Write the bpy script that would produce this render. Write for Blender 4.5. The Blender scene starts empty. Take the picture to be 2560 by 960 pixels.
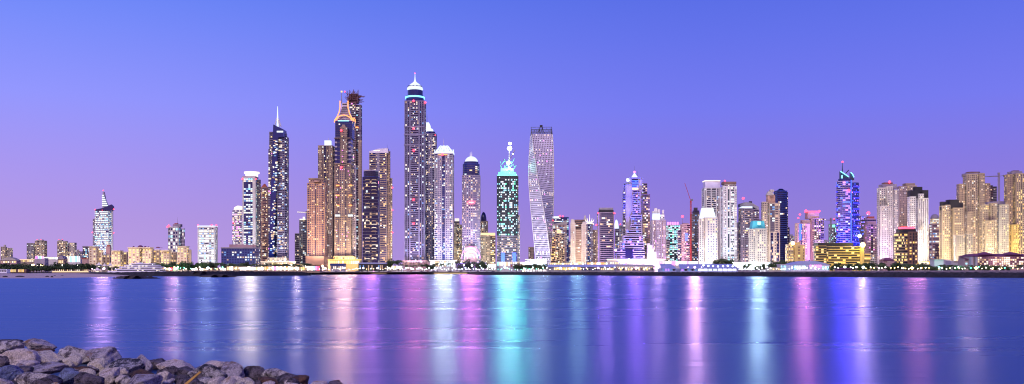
import bpy, bmesh, math, random
import numpy as np
from mathutils import Vector, Matrix, noise
WB = 1.0; WD = .13; WS = .5; WR = .285; WV = .030; WGL = (.28, .42, .63); WDIF = (.01, .02, .08); WF = (.6, 1.0)
SEAK = 600; WK = .85; BK = 1.6; SUNE = 2.6; SUNC = (1, .78, .74)
random.seed(7)
RS = np.random.RandomState(11)
F = 2300.0; CX = 1280.0; HY = 676.0; EYE = 5.0; GZ = 3.0
def X(px, D): return (px-CX)*D/F
def Z(py, D): return EYE+(HY-py)*D/F
def P(px, py, D): return Vector((X(px, D), D, Z(py, D)))
scene = bpy.context.scene
COL = scene.collection
CAM = np.array([0., 0., EYE])

# ------------------------------------------------------------------ materials
MATS = {}
WALLS = 'cream peach white lilac grey tan pale beige mauve coolstone brown pink goldwall concrete silver'.split()
def _new(name):
    m = bpy.data.materials.new(name); m.use_nodes = True
    MATS[name] = m
    return m, m.node_tree.nodes, m.node_tree.links
def mat(name, col, rough=.7, var=.18, scale=.08, metal=0., spec=.4, bump=0., bscale=1.):
    if name in MATS: return MATS[name]
    if name in WALLS: col = tuple(v*.8 for v in col)
    m, n, l = _new(name)
    b = n['Principled BSDF']
    b.inputs['Roughness'].default_value = rough
    b.inputs['Metallic'].default_value = metal
    b.inputs['Specular IOR Level'].default_value = spec
    tc = n.new('ShaderNodeNewGeometry')
    nz = n.new('ShaderNodeTexNoise'); nz.inputs['Scale'].default_value = scale; nz.inputs['Detail'].default_value = 5
    l.new(tc.outputs['Position'], nz.inputs['Vector'])
    cr = n.new('ShaderNodeValToRGB')
    c = cr.color_ramp
    c.elements[0].position = .3; c.elements[1].position = .7
    c.elements[0].color = (*[v*(1-var) for v in col], 1); c.elements[1].color = (*[min(1, v*(1+var)) for v in col], 1)
    l.new(nz.outputs['Fac'], cr.inputs['Fac']); l.new(cr.outputs['Color'], b.inputs['Base Color'])
    if bump:
        n2 = n.new('ShaderNodeTexNoise'); n2.inputs['Scale'].default_value = bscale; n2.inputs['Detail'].default_value = 8
        l.new(tc.outputs['Position'], n2.inputs['Vector'])
        bp = n.new('ShaderNodeBump'); bp.inputs['Strength'].default_value = bump; bp.inputs['Distance'].default_value = .3
        l.new(n2.outputs['Fac'], bp.inputs['Height']); l.new(bp.outputs['Normal'], b.inputs['Normal'])
    return m
def emis(name, col, st, sample=False):
    if name in MATS: return MATS[name]
    m, n, l = _new(name)
    b = n['Principled BSDF']
    b.inputs['Base Color'].default_value = (*[v*.3 for v in col], 1)
    b.inputs['Emission Color'].default_value = (*col, 1)
    b.inputs['Emission Strength'].default_value = st
    m.cycles.emission_sampling = 'AUTO' if sample else 'NONE'
    return m
# facade colours (real surface colours)
mat('cream', (.42, .36, .30)); mat('peach', (.46, .29, .22)); mat('white', (.62, .61, .64), var=.08)
mat('lilac', (.42, .38, .48)); mat('grey', (.27, .27, .31)); mat('tan', (.34, .26, .21)); mat('brown', (.20, .12, .10))
mat('pale', (.48, .45, .42)); mat('darkgrey', (.10, .10, .12)); mat('black', (.02, .02, .03)); mat('steel', (.16, .08, .10))
mat('beige', (.38, .31, .25)); mat('mauve', (.28, .25, .34)); mat('coolstone', (.24, .23, .38)); mat('rust', (.30, .07, .05)); mat('pink', (.42, .28, .31))
mat('teal', (.05, .32, .40)); mat('roofpurple', (.16, .05, .11)); mat('tentblue', (.30, .34, .60), var=.06)
mat('sandy', (.40, .35, .32)); mat('craneRed', (.30, .03, .03), var=.05); mat('cranegrey', (.25, .22, .25))
mat('canvas', (.75, .72, .70), var=.05); mat('bluefabric', (.02, .04, .20), var=.1)
mat('goldwall', (.55, .42, .18)); mat('concrete', (.28, .24, .24))
mat('navy', (.004, .012, .11), rough=.12, var=.35, scale=.03, spec=.7)
mat('navy2', (.005, .007, .045), rough=.12, var=.4, scale=.03, spec=.6)
mat('smoke', (.05, .045, .07), rough=.15, var=.3, scale=.03, spec=.6)
mat('tealdark', (.008, .025, .035)); mat('tealglass', (.005, .03, .05), rough=.12, var=.4, scale=.03, spec=.7)
mat('silver', (.62, .60, .80), rough=.35, var=.1)
emis('warm', (1, .72, .38), 1.1); emis('yellow', (1, .80, .30), 1.1); emis('wwhite', (1, .90, .72), 1.15)
emis('cool', (.80, .95, 1), 1.1); emis('cyan', (.35, .85, 1), 1.5); emis('orange', (1, .45, .12), 1.5)
emis('violet', (.35, .18, 1), 2.2); emis('blueL', (.05, .12, 1), 2.6); emis('magenta', (1, .25, .8), 2.0)
emis('redL', (1, .04, .08), 6); emis('dim', (.9, .62, .38), 0.4); emis('greenL', (.2, 1, .6), 2.0); emis('dimblue', (.2, .45, .9), 0.6)
emis('mint', (.16, 1, .52), 1.3); emis('gold', (1, .62, .15), 1.2)
emis('lampW', (1, .93, .80), 14, True); emis('lampC', (.75, .92, 1), 18, True); emis('lampY', (1, .70, .25), 14, True)
emis('lampP', (1, .6, .9), 12, True); emis('lampG', (.15, 1, .65), 12, True); emis('neonO', (1, .30, .08), 2.4); emis('neonC', (.2, .7, 1), 2.2)
emis('whiteglow', (.95, .97, 1), 2.4, True); emis('crownglow', (.74, .86, 1), 1.05, True); emis('hotwhite', (1, .96, .88), 3.5, True)
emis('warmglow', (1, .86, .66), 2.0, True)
emis('neonB', (.035, .03, 1), 2.6, True); emis('neonV', (.3, .08, 1), 3, True)

# ------------------------------------------------------------------ mesh builder
class MB:
    def __init__(s): s.v = []; s.f = []; s.lt = []; s.m = []; s.nv = 0; s.mats = []
    def mi(s, name):
        if name not in s.mats: s.mats.append(name)
        return s.mats.index(name)
    def add(s, verts, faces, m):
        """faces: int array (n,k)"""
        verts = np.asarray(verts, float).reshape(-1, 3); faces = np.asarray(faces, int)
        s.v.append(verts); s.f.append((faces+s.nv).ravel()); s.lt.append(np.full(len(faces), faces.shape[1]))
        s.m.append(np.full(len(faces), s.mi(m))); s.nv += len(verts)
    def ngon(s, verts, m): s.add(verts, [list(range(len(verts)))], m)
    def box(s, x0, x1, y0, y1, z0, z1, m):
        v = [(x, y, z) for z in (z0, z1) for y in (y0, y1) for x in (x0, x1)]
        s.add(v, [(0, 2, 3, 1), (4, 5, 7, 6), (0, 1, 5, 4), (1, 3, 7, 5), (3, 2, 6, 7), (2, 0, 4, 6)], m)
    def prism(s, poly, z0, z1, m, poly2=None, captop=True):
        """poly: counter-clockwise (x,y)"""
        n = len(poly); poly2 = poly if poly2 is None else poly2
        zt = z1 if hasattr(z1, '__len__') else [z1]*n
        v = [(p[0], p[1], z0) for p in poly]+[(p[0], p[1], zt[i]) for i, p in enumerate(poly2)]
        s.add(v, [(i, (i+1) % n, n+(i+1) % n, n+i) for i in range(n)], m)
        if captop: s.add(v[n:], [list(range(n))], m)
    def quads(s, o, u, nrm, r, m, d=.1):
        """r: (k,4) u0,u1,v0,v1 panes lying on the facade frame, z up"""
        r = np.asarray(r, float).reshape(-1, 4)
        if not len(r): return
        o = np.asarray(o); u = np.asarray(u); nrm = np.asarray(nrm); z = np.array([0, 0, 1.])
        k = len(r); V = np.empty((k, 4, 3))
        for j, (a, b) in enumerate(((0, 2), (1, 2), (1, 3), (0, 3))):
            V[:, j] = o+r[:, a:a+1]*u+r[:, b:b+1]*z+nrm*d
        s.add(V.reshape(-1, 3), np.arange(4*k).reshape(k, 4), m)
    def slabs(s, o, u, nrm, r, m, d=1.2):
        r = np.asarray(r, float).reshape(-1, 4)
        if not len(r): return
        o = np.asarray(o); u = np.asarray(u); nrm = np.asarray(nrm); z = np.array([0, 0, 1.])
        k = len(r); V = np.empty((k, 8, 3))
        for j, (a, b) in enumerate(((0, 2), (1, 2), (1, 3), (0, 3))):
            q = o+r[:, a:a+1]*u+r[:, b:b+1]*z
            V[:, j] = q; V[:, 4+j] = q+nrm*d
        f = np.array([(4, 5, 6, 7), (0, 1, 5, 4), (1, 2, 6, 5), (2, 3, 7, 6), (3, 0, 4, 7)])
        s.add(V.reshape(-1, 3), (f[None]+8*np.arange(k)[:, None, None]).reshape(-1, 4), m)
    def lathe(s, c, prof, m, n=20):
        ang = [2*math.pi*i/n for i in range(n)]
        v = [(c[0]+r*math.cos(a), c[1]+r*math.sin(a), c[2]+z) for r, z in prof for a in ang]
        f = [(j*n+i, j*n+(i+1) % n, (j+1)*n+(i+1) % n, (j+1)*n+i) for j in range(len(prof)-1) for i in range(n)]
        s.add(v, f, m)
    def tube(s, a, b, r, m, n=5, r2=None):
        a = Vector(a); b = Vector(b); d = (b-a)
        if d.length < 1e-6: return
        q = d.to_track_quat('Z', 'Y'); r2 = r if r2 is None else r2
        v = []
        for p, rr in ((a, r), (b, r2)):
            for i in range(n):
                t = 2*math.pi*i/n
                v.append(p+q @ Vector((rr*math.cos(t), rr*math.sin(t), 0)))
        s.add([tuple(p) for p in v], [(i, (i+1) % n, n+(i+1) % n, n+i) for i in range(n)], m)
        s.add([tuple(p) for p in v[n:]], [list(range(n))], m)
    def poly3(s, pts, m, depth):
        """outline in x,z at constant y, given real thickness along y"""
        n = len(pts); v = [(x, y, z) for x, y, z in pts]+[(x, y+depth, z) for x, y, z in pts]
        s.add(v, [(i, (i+1) % n, n+(i+1) % n, n+i) for i in range(n)], m)
        s.add(v[:n], [list(range(n))], m); s.add(v[n:], [list(range(n))][::-1], m)
    def build(s, name, parent=None, smooth=False):
        if not s.v: return None
        V = np.concatenate(s.v); Fi = np.concatenate(s.f); lt = np.concatenate(s.lt); mi = np.concatenate(s.m)
        if parent is not None: V = V-np.array(parent.location)
        me = bpy.data.meshes.new(name)
        me.vertices.add(len(V)); me.vertices.foreach_set('co', V.ravel())
        me.loops.add(len(Fi)); me.loops.foreach_set('vertex_index', Fi)
        me.polygons.add(len(lt)); me.polygons.foreach_set('loop_start', np.concatenate([[0], np.cumsum(lt)[:-1]]))
        me.polygons.foreach_set('material_index', mi)
        me.polygons.foreach_set('use_smooth', np.full(len(lt), bool(smooth)))
        for n in s.mats: me.materials.append(MATS[n])
        me.update(calc_edges=True)
        o = bpy.data.objects.new(name, me); COL.objects.link(o)
        if parent is not None: o.parent = parent
        return o
def tag(o, label=None, cat=None, group=None, kind=None):
    if label: o['label'] = label
    if cat: o['category'] = cat
    if group: o['group'] = group
    if kind: o['kind'] = kind
    return o
def empty(name, loc, label=None, cat=None, group=None):
    o = bpy.data.objects.new(name, None); COL.objects.link(o); o.location = loc
    return tag(o, label, cat, group)
def copy_tree(o, loc=None, rz=None, sc=None, label=None, parent=None):
    c = o.copy(); COL.objects.link(c); c.parent = parent
    if loc is not None: c.location = loc
    if rz is not None: c.rotation_euler = (0, 0, rz)
    if sc is not None: c.scale = (sc if hasattr(sc, '__len__') else (sc, sc, sc))
    if label: c['label'] = label
    for ch in KIDS.get(o.name, []):
        copy_tree(ch, parent=c)
    return c
KIDS = {}
def reg(o, *ch): KIDS[o.name] = [c for c in ch if c is not None]

# ------------------------------------------------------------------ facade styles
COLS = {'w': (('wwhite', 3), ('warm', 3), ('yellow', 1), ('cool', 2), ('dim', 5)),
        'c': (('cool', 5), ('wwhite', 3), ('dimblue', 2), ('cyan', 1)),
        'm': (('wwhite', 4), ('cool', 4), ('warm', 1), ('dim', 3), ('dimblue', 3)),
        'y': (('yellow', 4), ('warm', 3), ('gold', 3)),
        'g': (('cyan', 2), ('cool', 4), ('greenL', 1)),
        'v': (('violet', 4), ('blueL', 5), ('cool', 1), ('magenta', 1)),
        'p': (('wwhite', 3), ('magenta', 1), ('warm', 2), ('cool', 1))}
def S(wall='cream', lay='w1', side=None, fh=3.6, cp=3.4, ww=.5, wh=.52, lit=.1, cols='w', glass='navy2', fl=.0, base=4., sl=None, slab=None):
    return dict(wall=wall, lay=lay, side=side, fh=fh, cp=cp, ww=ww, wh=wh, lit=lit, cols=cols, glass=glass, fl=fl, base=base, slab=slab or wall)
def parse(lay):
    out = []
    for t in lay.split():
        out.append((t[0], float(t[1:] or 1)))
    return out
def pick(cols, k):
    names = [a for a, b in COLS[cols]]; w = np.array([b for a, b in COLS[cols]], float)
    return [names[i] for i in RS.choice(len(names), size=k, p=w/w.sum())]
def footprint(fp, rot, dr):
    if fp == 'rect': q = [(-.5, 0), (.5, 0), (.5, dr), (-.5, dr)]
    elif fp == 'oct':
        c = .16; d = min(.16, dr*.25)
        q = [(-.5+c, 0), (.5-c, 0), (.5, d), (.5, dr-d), (.5-c, dr), (-.5+c, dr), (-.5, dr-d), (-.5, d)]
    elif fp == 'round': q = [(.5*math.cos(2*math.pi*(i-.5)/18-math.pi/2), dr/2+dr/2*math.sin(2*math.pi*(i-.5)/18-math.pi/2)) for i in range(18)]
    elif fp == 'bow':   # curved front
        q = [(-.5+i/8, dr*.25*(1-math.sin(math.pi*i/8))) for i in range(9)]+[(.5, dr), (-.5, dr)]
    elif fp == 'cross': # notched corners
        a = .17; b = dr*.2
        q = [(-.5+a, 0), (.5-a, 0), (.5-a, b), (.5, b), (.5, dr-b), (.5-a, dr-b), (.5-a, dr), (-.5+a, dr), (-.5+a, dr-b), (-.5, dr-b), (-.5, b), (-.5+a, b)]
    elif fp == 'bay3':  # three projecting bays in front
        b = dr*.12
        q = [(-.5, 0), (-.26, 0), (-.26, b), (-.13, b), (-.13, 0), (.13, 0), (.13, b), (.26, b), (.26, 0), (.5, 0), (.5, dr), (-.5, dr)]
    c, s = math.cos(math.radians(rot)), math.sin(math.radians(rot))
    return np.array([(x*c-(y-dr/2)*s, x*s+(y-dr/2)*c) for x, y in q])
def fit(fp, rot, dr, x0, x1, D):
    q = footprint(fp, rot, dr); w = (x1-x0)*D/F; cx = X((x0+x1)/2, D); cy = D
    for _ in range(6):
        pts = q*w; pts = pts-np.array([0, pts[:, 1].min()])+np.array([cx, cy])
        pr = CX+F*pts[:, 0]/pts[:, 1]
        w *= (x1-x0)/(pr.max()-pr.min())
        cx += ((x0+x1)/2-(pr.max()+pr.min())/2)*D/F
    return pts
NWIN = 0
TOWERS = []
class Tower:
    def __init__(s, name, label, x, D, cat='skyscraper', group=None, nwin=100):
        s.root = empty(name, (X(x, D), D+12, GZ), label, cat, group)
        s.D = D; s.wall = MB(); s.win = MB(); s.slab = MB(); s.cand = []; s.Dc = D+12; s.nwin = nwin; TOWERS.append(s)
    def tier(s, x0, x1, yt, yb=None, st=None, fp='rect', rot=0, dr=.8, dd=0, slope=None, capm=None, taper=1.):
        D = s.D+dd; pts = fit(fp, rot, dr, x0, x1, D)
        z0 = GZ-1 if yb is None else Z(yb, D); z1 = Z(yt, D); n = len(pts)
        c = pts.mean(0); s.Dc = c[1]
        p2 = pts if taper == 1 else c+(pts-c)*taper
        zt = z1
        if slope is not None:    # slope: height change from x0 side to x1 side in px
            xs = pts[:, 0]; t = (xs-xs.min())/(xs.max()-xs.min()); zt = list(z1-slope*t*D/F)
        s.wall.prism(pts, z0, zt, st['wall'], p2)
        L = [np.linalg.norm(pts[(i+1) % n]-pts[i]) for i in range(n)]; Lm = max(L)
        for i in range(n):
            a = pts[i]; b = pts[(i+1) % n]
            u = (b-a)/L[i]; nr = np.array([u[1], -u[0], 0.])
            mid = np.array([*(a+b)/2, z1])
            if np.dot(nr[:2], CAM[:2]-mid[:2]) < .02*np.linalg.norm(mid): continue
            front = L[i] > .45*Lm and nr[1] < -.5
            lay = st['lay'] if front or st['side'] is None else st['side']
            if fp == 'round': lay = st['lay']
            zz = z1 if slope is None else min(z1, z1-slope*D/F)
            s.fill(np.array([a[0], a[1], 0.]), np.array([u[0], u[1], 0.]), nr, L[i], z0, zz, lay, st)
        return pts
    def fill(s, o, u, nr, L, z0, z1, lay, st):
        bays = parse(lay); tot = sum(w for _, w in bays); fh = st['fh']*(.9 if st['fh'] < 5 else 1)
        base = st['base'] if z0 < GZ+5 else .6
        nf = int((z1-z0-base-1.0)/fh)
        if nf < 1: return
        zf = z1-1.0-fh*np.arange(nf, 0, -1)
        pos = 0.
        if L > 9 and nf > 10:
            q = 0.; ed = [0.3, L-.9]
            for t_, w_ in bays[:-1]: q += w_; ed.append(q/tot*L-.3)
            s.slab.slabs(o, u, nr, [(e, e+.6, z0+base*.5, z1-.3) for e in ed], st['wall'], .9)
            st_ = int(RS.choice([9, 12, 15])); s.slab.slabs(o, u, nr, [(0, L, z-.3, z+.35) for z in zf[st_::st_]]+[(0, L, z1-.9, z1+.5)], st['wall'], .7)
        flo = RS.rand(nf) < st['fl']     # whole lit storeys
        pf = np.clip(.95*st['lit']*(.35+1.3*RS.rand(nf)), 0, 1)
        for t, w in bays:
            u0 = pos/tot*L; pos += w; u1 = pos/tot*L; bw = u1-u0
            if t == 'w' or bw < .4: continue
            if t == 'n':   # neon line
                s.win.quads(o, u, nr, [(u0, u1, z0+base, z1)], st.get('neon', 'neonV'), .5); continue
            n = max(1, int(round(bw/(st['cp']*(.85 if st['cp'] < 4 else .95))))); p = bw/n
            uu = u0+p*np.arange(n)
            if t == 'p': ww, wh = st['ww'], st['wh']
            elif t == 's': ww, wh = .97, st['wh']
            elif t == 'g': ww, wh = .86, .62
            elif t == 'b': ww, wh = .9, .62
            elif t == 'v': ww, wh = st['ww'], .86
            if t in 'gb': s.win.quads(o, u, nr, [(u0, u1, z0+base, z1-.8)], st['glass'], .08)
            if t == 'b': s.slab.slabs(o, u, nr, [(u0, u1, z-.1*fh, z+.26*fh) for z in zf], st['slab'], 1.1)
            if t == 'g': s.slab.quads(o, u, nr, [(u0, u1, z-.06*fh, z+.07*fh) for z in zf], 'darkgrey', .25)
            lit = (RS.rand(nf, n) < pf[:, None]) | (flo[:, None] & (RS.rand(nf, n) < .85))
            if t in 's':   # runs of lit panes
                lit |= np.roll(lit, 1, 1) & (RS.rand(nf, n) < .5)
            Z0, U0 = np.meshgrid(zf, uu, indexing='ij')
            off = (1-ww)/2*p; vo = (.26 if t == 'b' else (1-wh)/2)*fh
            R = np.stack([U0+off, U0+off+ww*p, Z0+vo, Z0+vo+wh*fh], -1)
            dark = R[~lit]
            if t not in 'gb': s.win.quads(o, u, nr, dark, st['glass'], .10)
            Rl = R[lit]
            if len(Rl):
                cs = pick(st['cols'], len(Rl))
                for r, c in zip(Rl, cs): s.cand.append((o, u, nr, tuple(r), c))
                if t in 'ps' and len(s.cand) < 140:
                    pass
            s.dk = getattr(s, 'dk', []); 
            if t not in 'gb' and len(dark) < 260: s.dk.append((o, u, nr, dark, st['glass']))
    def part(s, name, mb, label=None, smooth=False):
        o = mb.build(name, s.root, smooth)
        if label: o['label'] = label
        return o
    def pb(s, name, x0, x1, yt, yb, m, dd=0, dep=None, fp='rect', rot=0, taper=1.):
        mb = MB(); D = s.D+dd; w = (x1-x0)*D/F
        pts = fit(fp, rot, (dep or w*.8)/w, x0, x1, D); c = pts.mean(0)
        mb.prism(pts, Z(yb, D), Z(yt, D), m, c+(pts-c)*taper if taper != 1 else None)
        return s.part(name, mb)
    def beacon(s, x, y, r=1.1, m='redL', dd=None):
        D = s.Dc if dd is None else s.D+dd; c = P(x, y, D); mb = MB()
        mb.lathe(c, [(0, -r), (r*.8, -r*.6), (r, 0), (r*.8, r*.6), (0, r)], m, 8)
        mb.tube(c-Vector((0, 0, r+1.5)), c-Vector((0, 0, r*.5)), .25, 'darkgrey')
        return s.part('beacon', mb)
    def spire(s, x, yb, yt, w, m='white', dd=None, name='spire', n=6):
        D = s.Dc if dd is None else s.D+dd; mb = MB()
        mb.tube(P(x, yb, D), P(x, yt, D), w*D/F/2, m, n, w*D/F/2*.25)
        return s.part(name, mb)
    def dome(s, x, w, yb, yt, m, dd=None, name='dome', n=20):
        D = s.Dc if dd is None else s.D+dd; mb = MB(); r = w*D/F/2; h = (yb-yt)*D/F
        mb.lathe(P(x, yb, D), [(r, 0)]+[(r*math.cos(t), h*math.sin(t)) for t in [i*math.pi/16 for i in range(1, 9)]], m, n)
        return s.part(name, mb, smooth=True)
    def poly(s, name, pts, m, dep=3, dd=0):
        mb = MB(); D = s.D+dd
        mb.poly3([tuple(P(x, y, D)) for x, y in pts], m, dep)
        return s.part(name, mb)
    def done(s):
        s.part('wall', s.wall)
        cand = s.cand; k = len(cand); take = set()
        if k: take = set(RS.choice(k, size=min(k, s.nwin), replace=False).tolist())
        rp = np.array(s.root.location)
        meshes = {}
        for i, (o, u, nr, r, c) in enumerate(cand):
            if i not in take: continue
            me = WMESH.get(c)
            if me is None:
                me = bpy.data.meshes.new('window_pane')
                me.from_pydata([(0, 0, 0), (1, 0, 0), (1, 0, 1), (0, 0, 1), (0, -.1, 0), (1, -.1, 0), (1, -.1, 1), (0, -.1, 1)], [], [(4, 5, 6, 7), (0, 1, 5, 4), (1, 2, 6, 5), (2, 3, 7, 6), (3, 0, 4, 7)])
                me.materials.append(MATS[c]); WMESH[c] = me
            w = bpy.data.objects.new('window', me); COL.objects.link(w); w.parent = s.root
            z = np.array([0, 0, 1.]); q = o+u*r[0]+z*r[2]+nr*.12-rp
            M = Matrix.Identity(4)
            du = r[1]-r[0]; dv = r[3]-r[2]
            for a in range(3):
                M[a][0] = u[a]*du; M[a][1] = -nr[a]; M[a][2] = z[a]*dv; M[a][3] = q[a]
            w.matrix_local = M
        by = {}
        for i, (o, u, nr, r, c) in enumerate(cand):
            if i in take: continue
            by.setdefault((tuple(o), tuple(u), tuple(nr), c), []).append(r)
        for (o, u, nr, c), rr in by.items(): s.win.quads(o, u, nr, rr, c, .2)
        o = s.win.build('window_grid', s.root)
        if o: tag(o, kind='stuff')
        o = s.slab.build('facade_trim', s.root)
        if o: tag(o, kind='stuff')
WMESH = {}
# ================================================================== THE TOWERS
NW = 45
def T(name, label, x, D, **k): return Tower(name, label, x, D, **k)
JB = dict(cp=3.4, ww=.42, wh=.5, fh=3.5)
# --- far low blocks on the left
t = T('apartment_block', 'small beige apartment block farthest west, beside the domed hall', 17, 2300, cat='building', nwin=60)
t.tier(2, 18, 617, st=S('cream', 'p3', lit=.25, cp=4), dr=.6); t.tier(17, 32, 620, st=S('pale', 'p1 b1 p1', lit=.3, cp=4), dr=.6, dd=4)
t.pb('roof_room', 9, 15, 612, 618, 'pale', 3); t.done()
t = T('apartment_block', 'stepped beige twin block with glassy lower half, second from the west', 90, 2300, cat='building', nwin=60)
t.tier(67, 90, 608, st=S('grey', 'b1 p1 b1', lit=.3, cp=4, glass='smoke'), dr=.6); t.tier(87, 117, 602, st=S('cream', 'p1 b1 p1 b1', lit=.35, cp=4), dr=.6, dd=4)
t.pb('roof_room', 92, 110, 599, 603, 'pale', 5); t.beacon(93, 599); t.beacon(102, 599); t.done()
t = T('apartment_block', 'stepped beige twin block with dark lower wing, third from the west', 167, 2300, cat='building', nwin=60)
t.tier(143, 169, 603, st=S('cream', 'p1 b2 p1', lit=.4, cp=4), dr=.6); t.tier(168, 191, 607, st=S('pale', 'g1 p2', lit=.3, cp=4), dr=.6, dd=4)
t.pb('roof_room', 146, 158, 599, 604, 'pale', 5); t.beacon(147, 599); t.beacon(156, 599); t.done()
t = T('apartment_block', 'tiny pale block between the dark winged block and the grey block', 199, 2400, cat='building', nwin=30)
t.tier(192, 198, 624, st=S('pale', 'p1', lit=.4)); t.tier(197, 207, 628, st=S('lilac', 'p1', lit=.4), dd=5); t.done()
t = T('apartment_block', 'squat grey block with a flat lid behind the peach palace hotel', 222, 1900, cat='building', nwin=50)
t.tier(207, 238, 618, st=S('grey', 'g1', lit=.4, cols='c', glass='smoke')); t.pb('roof_lid', 206, 239, 615, 618, 'mauve', -2); t.done()
# --- white-lit tower with the sail-shaped mast
t = T('office_tower', 'white lit office tower with a ladder-like pointed mast, tallest of the far west', 258, 1950, nwin=NW)
st = S('lilac', 'g1 s4 s2', lit=.8, cols='c', fh=4.2, cp=5, fl=.65, wh=.5, glass='navy')
t.tier(237, 279, 526, st=st, fp='bow', dr=.7); t.tier(232, 239, 547, st=S('mauve', 'p1', lit=.4, cols='c', glass='smoke'), dd=8)
t.pb('corner_fin', 279, 283, 516, 660, 'white', 2, 6)
t.poly('sloped_crest', [(237, 526), (237, 524), (256, 520), (278, 511), (283, 516), (283, 526)], 'navy', 5, -1)
t.poly('mast_sail', [(256, 520), (255, 499), (257, 480), (260, 480), (264, 500), (271, 517)], 'lilac', 4, 6)
mb = MB()
for i, y in enumerate((515, 510, 505, 500, 495, 490)):
    a = 256+(.0)*i; b = 270-2.1*i; p0 = P(a, y, 1955); p1 = P(b, y-1.5, 1955); mb.box(p0.x, p1.x, 1953, 1954.9, p0.z-.2, p0.z+2.2, 'cool')
t.part('mast_lights', mb); t.spire(258, 482, 476, 2, 'white')
t.beacon(238, 524, 1.4, dd=0); t.beacon(256, 525, 1.2, dd=0); t.beacon(284, 523, 1.4, dd=0); t.beacon(231, 581, 1.2, dd=2); t.beacon(284, 582, 1.2, dd=0); t.beacon(258, 476, 1.2); t.done()
# --- peach palace hotel, one long building of many blocks
t = T('palace_hotel', 'long peach hotel with arched balconies and domes, brightly lit behind the yacht', 350, 1400, cat='hotel', nwin=100)
hs = S('pale', 'p1', cp=5.4, ww=.42, wh=.5, fh=4.2, lit=.5, cols='y', glass='brown', base=3)
for x0, x1, y, d in ((222, 247, 618, 0), (246, 258, 624, 6), (257, 280, 636, 22), (278, 308, 628, 6), (307, 321, 629, 20), (320, 357, 620, 0), (356, 384, 620, 4), (383, 403, 624, 22), (402, 429, 627, 6), (428, 444, 629, 20), (443, 473, 617, 0), (472, 479, 624, 8)):
    t.tier(x0, x1, y, st=hs if d != 8 else S('pale', 'w1'), dr=.7, dd=d)
for x0, x1, y in ((221, 248, 617), (319, 385, 619), (442, 474, 616), (277, 309, 627), (401, 430, 626)): t.pb('cornice', x0, x1, y-1, y+1.2, 'pale', -1.5, 18)
t.pb('lift_tower', 265, 279, 616, 640, 'pink', 26); t.pb('lift_tower', 267, 277, 613, 617, 'rust', 27)
for x, w, y in ((351, 14, 613), (363, 8, 615), (371, 6, 616), (395, 10, 617), (403, 8, 619), (334, 6, 615)): t.dome(x, w, 620, y, 'roofpurple', dd=12)
t.done()
t = T('office_block', 'white framed office block with dark blue panes and a red lit roof', 441, 1650, cat='building', nwin=NW)
t.tier(420, 452, 567, st=S('white', 's1 w.15 s1 w.15 s1 w.15 s1', side='p1', lit=.55, cols='c', fh=6.5, cp=5, wh=.6, glass='navy'), rot=-0, dr=.8)
t.tier(451, 462, 571, st=S('lilac', 'p1', lit=.3, cols='c', fh=6.5, cp=3, wh=.6), dd=8)
t.pb('roof_plant', 432, 456, 560, 567, 'mauve', 6); t.pb('roof_plant', 436, 446, 558, 561, 'rust', 8)
t.spire(444, 560, 543, .8, 'darkgrey'); t.beacon(422, 565, 2.2, dd=0); t.beacon(440, 560, 1.4); t.beacon(418, 567, 1.2, dd=0); t.done()
t = T('office_block', 'bright white slab with a dark vertical slit and striped panes', 518, 1550, cat='building', nwin=NW)
t.tier(494, 543, 567, st=S('white', 'w.15 b.12 s1 s1 w.08 g.28 w.1 s.5 w.12', lit=.55, cols='c', fh=4.6, cp=3.6, wh=.45, fl=.3), dr=.5)
t.pb('roof_edge', 493, 544, 564, 568, 'crownglow', -.5, 22); t.beacon(495, 563, 1.2, dd=0); t.beacon(529, 563, 1.4, dd=0); t.beacon(541, 563, 1.2, dd=0); t.done()
t = T('office_tower', 'pale glass tower with a rounded lit top, partly behind the white pilastered tower', 594, 2050, nwin=NW)
t.tier(581, 608, 524, st=S('silver', 's1', lit=.5, cols='p', fh=4.4, cp=5, fl=.25, glass='smoke'), fp='bow', dr=.8)
t.poly('lit_crest', [(584, 524), (586, 518), (594, 514), (602, 515), (606, 524)], 'wwhite', 16, 6); t.beacon(583, 557, 1.2, dd=-1); t.done()
t = T('office_block', 'low dark blue glass office box with a pink roof storey', 600, 1350, cat='building', nwin=100)
t.tier(553, 649, 620, st=S('bluefabric', 'p1', fh=4.0, cp=4.0, ww=.6, wh=.55, lit=.28, cols='m', glass='navy'), dr=.5)
t.pb('roof_edge', 552, 650, 618, 621, 'mauve', -1, 30); t.pb('roof_storey', 573, 640, 611, 618, 'pink', 10, 20); t.done()
t = T('office_tower', 'white tower with two pale pilasters and a glowing drum on top', 628, 1800, nwin=NW)
t.tier(606, 644, 444, st=S('white', 'w.14 g1 w.26', side='p1', lit=.5, cols='c', fh=4.3, cp=4.4, fl=.3, glass='navy'), dr=.7)
t.tier(643, 652, 449, st=S('darkgrey', 'p1', lit=.3), dd=8)
t.pb('shoulder', 606, 646, 440, 445, 'lilac', 0); t.pb('crown_drum', 614, 645, 431, 441, 'warmglow', 3, fp='round', dep=24); t.pb('crown_ring', 610, 649, 428, 432, 'wwhite', 1, fp='round', dep=30)
t.beacon(606, 447, 1.8, dd=-1); t.beacon(640, 447, 1.2, dd=-1); t.done()
t = T('apartment_tower', 'orange tinted tower with a red pyramid roof, squeezed beside the blue blade tower', 660, 1950, nwin=NW)
t.tier(648, 673, 468, st=S('peach', 'p1 b1.6', cp=3, lit=.3), dr=.8); t.pb('roof_pyramid', 653, 670, 459, 468, 'rust', 4, taper=.2); t.done()
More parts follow.
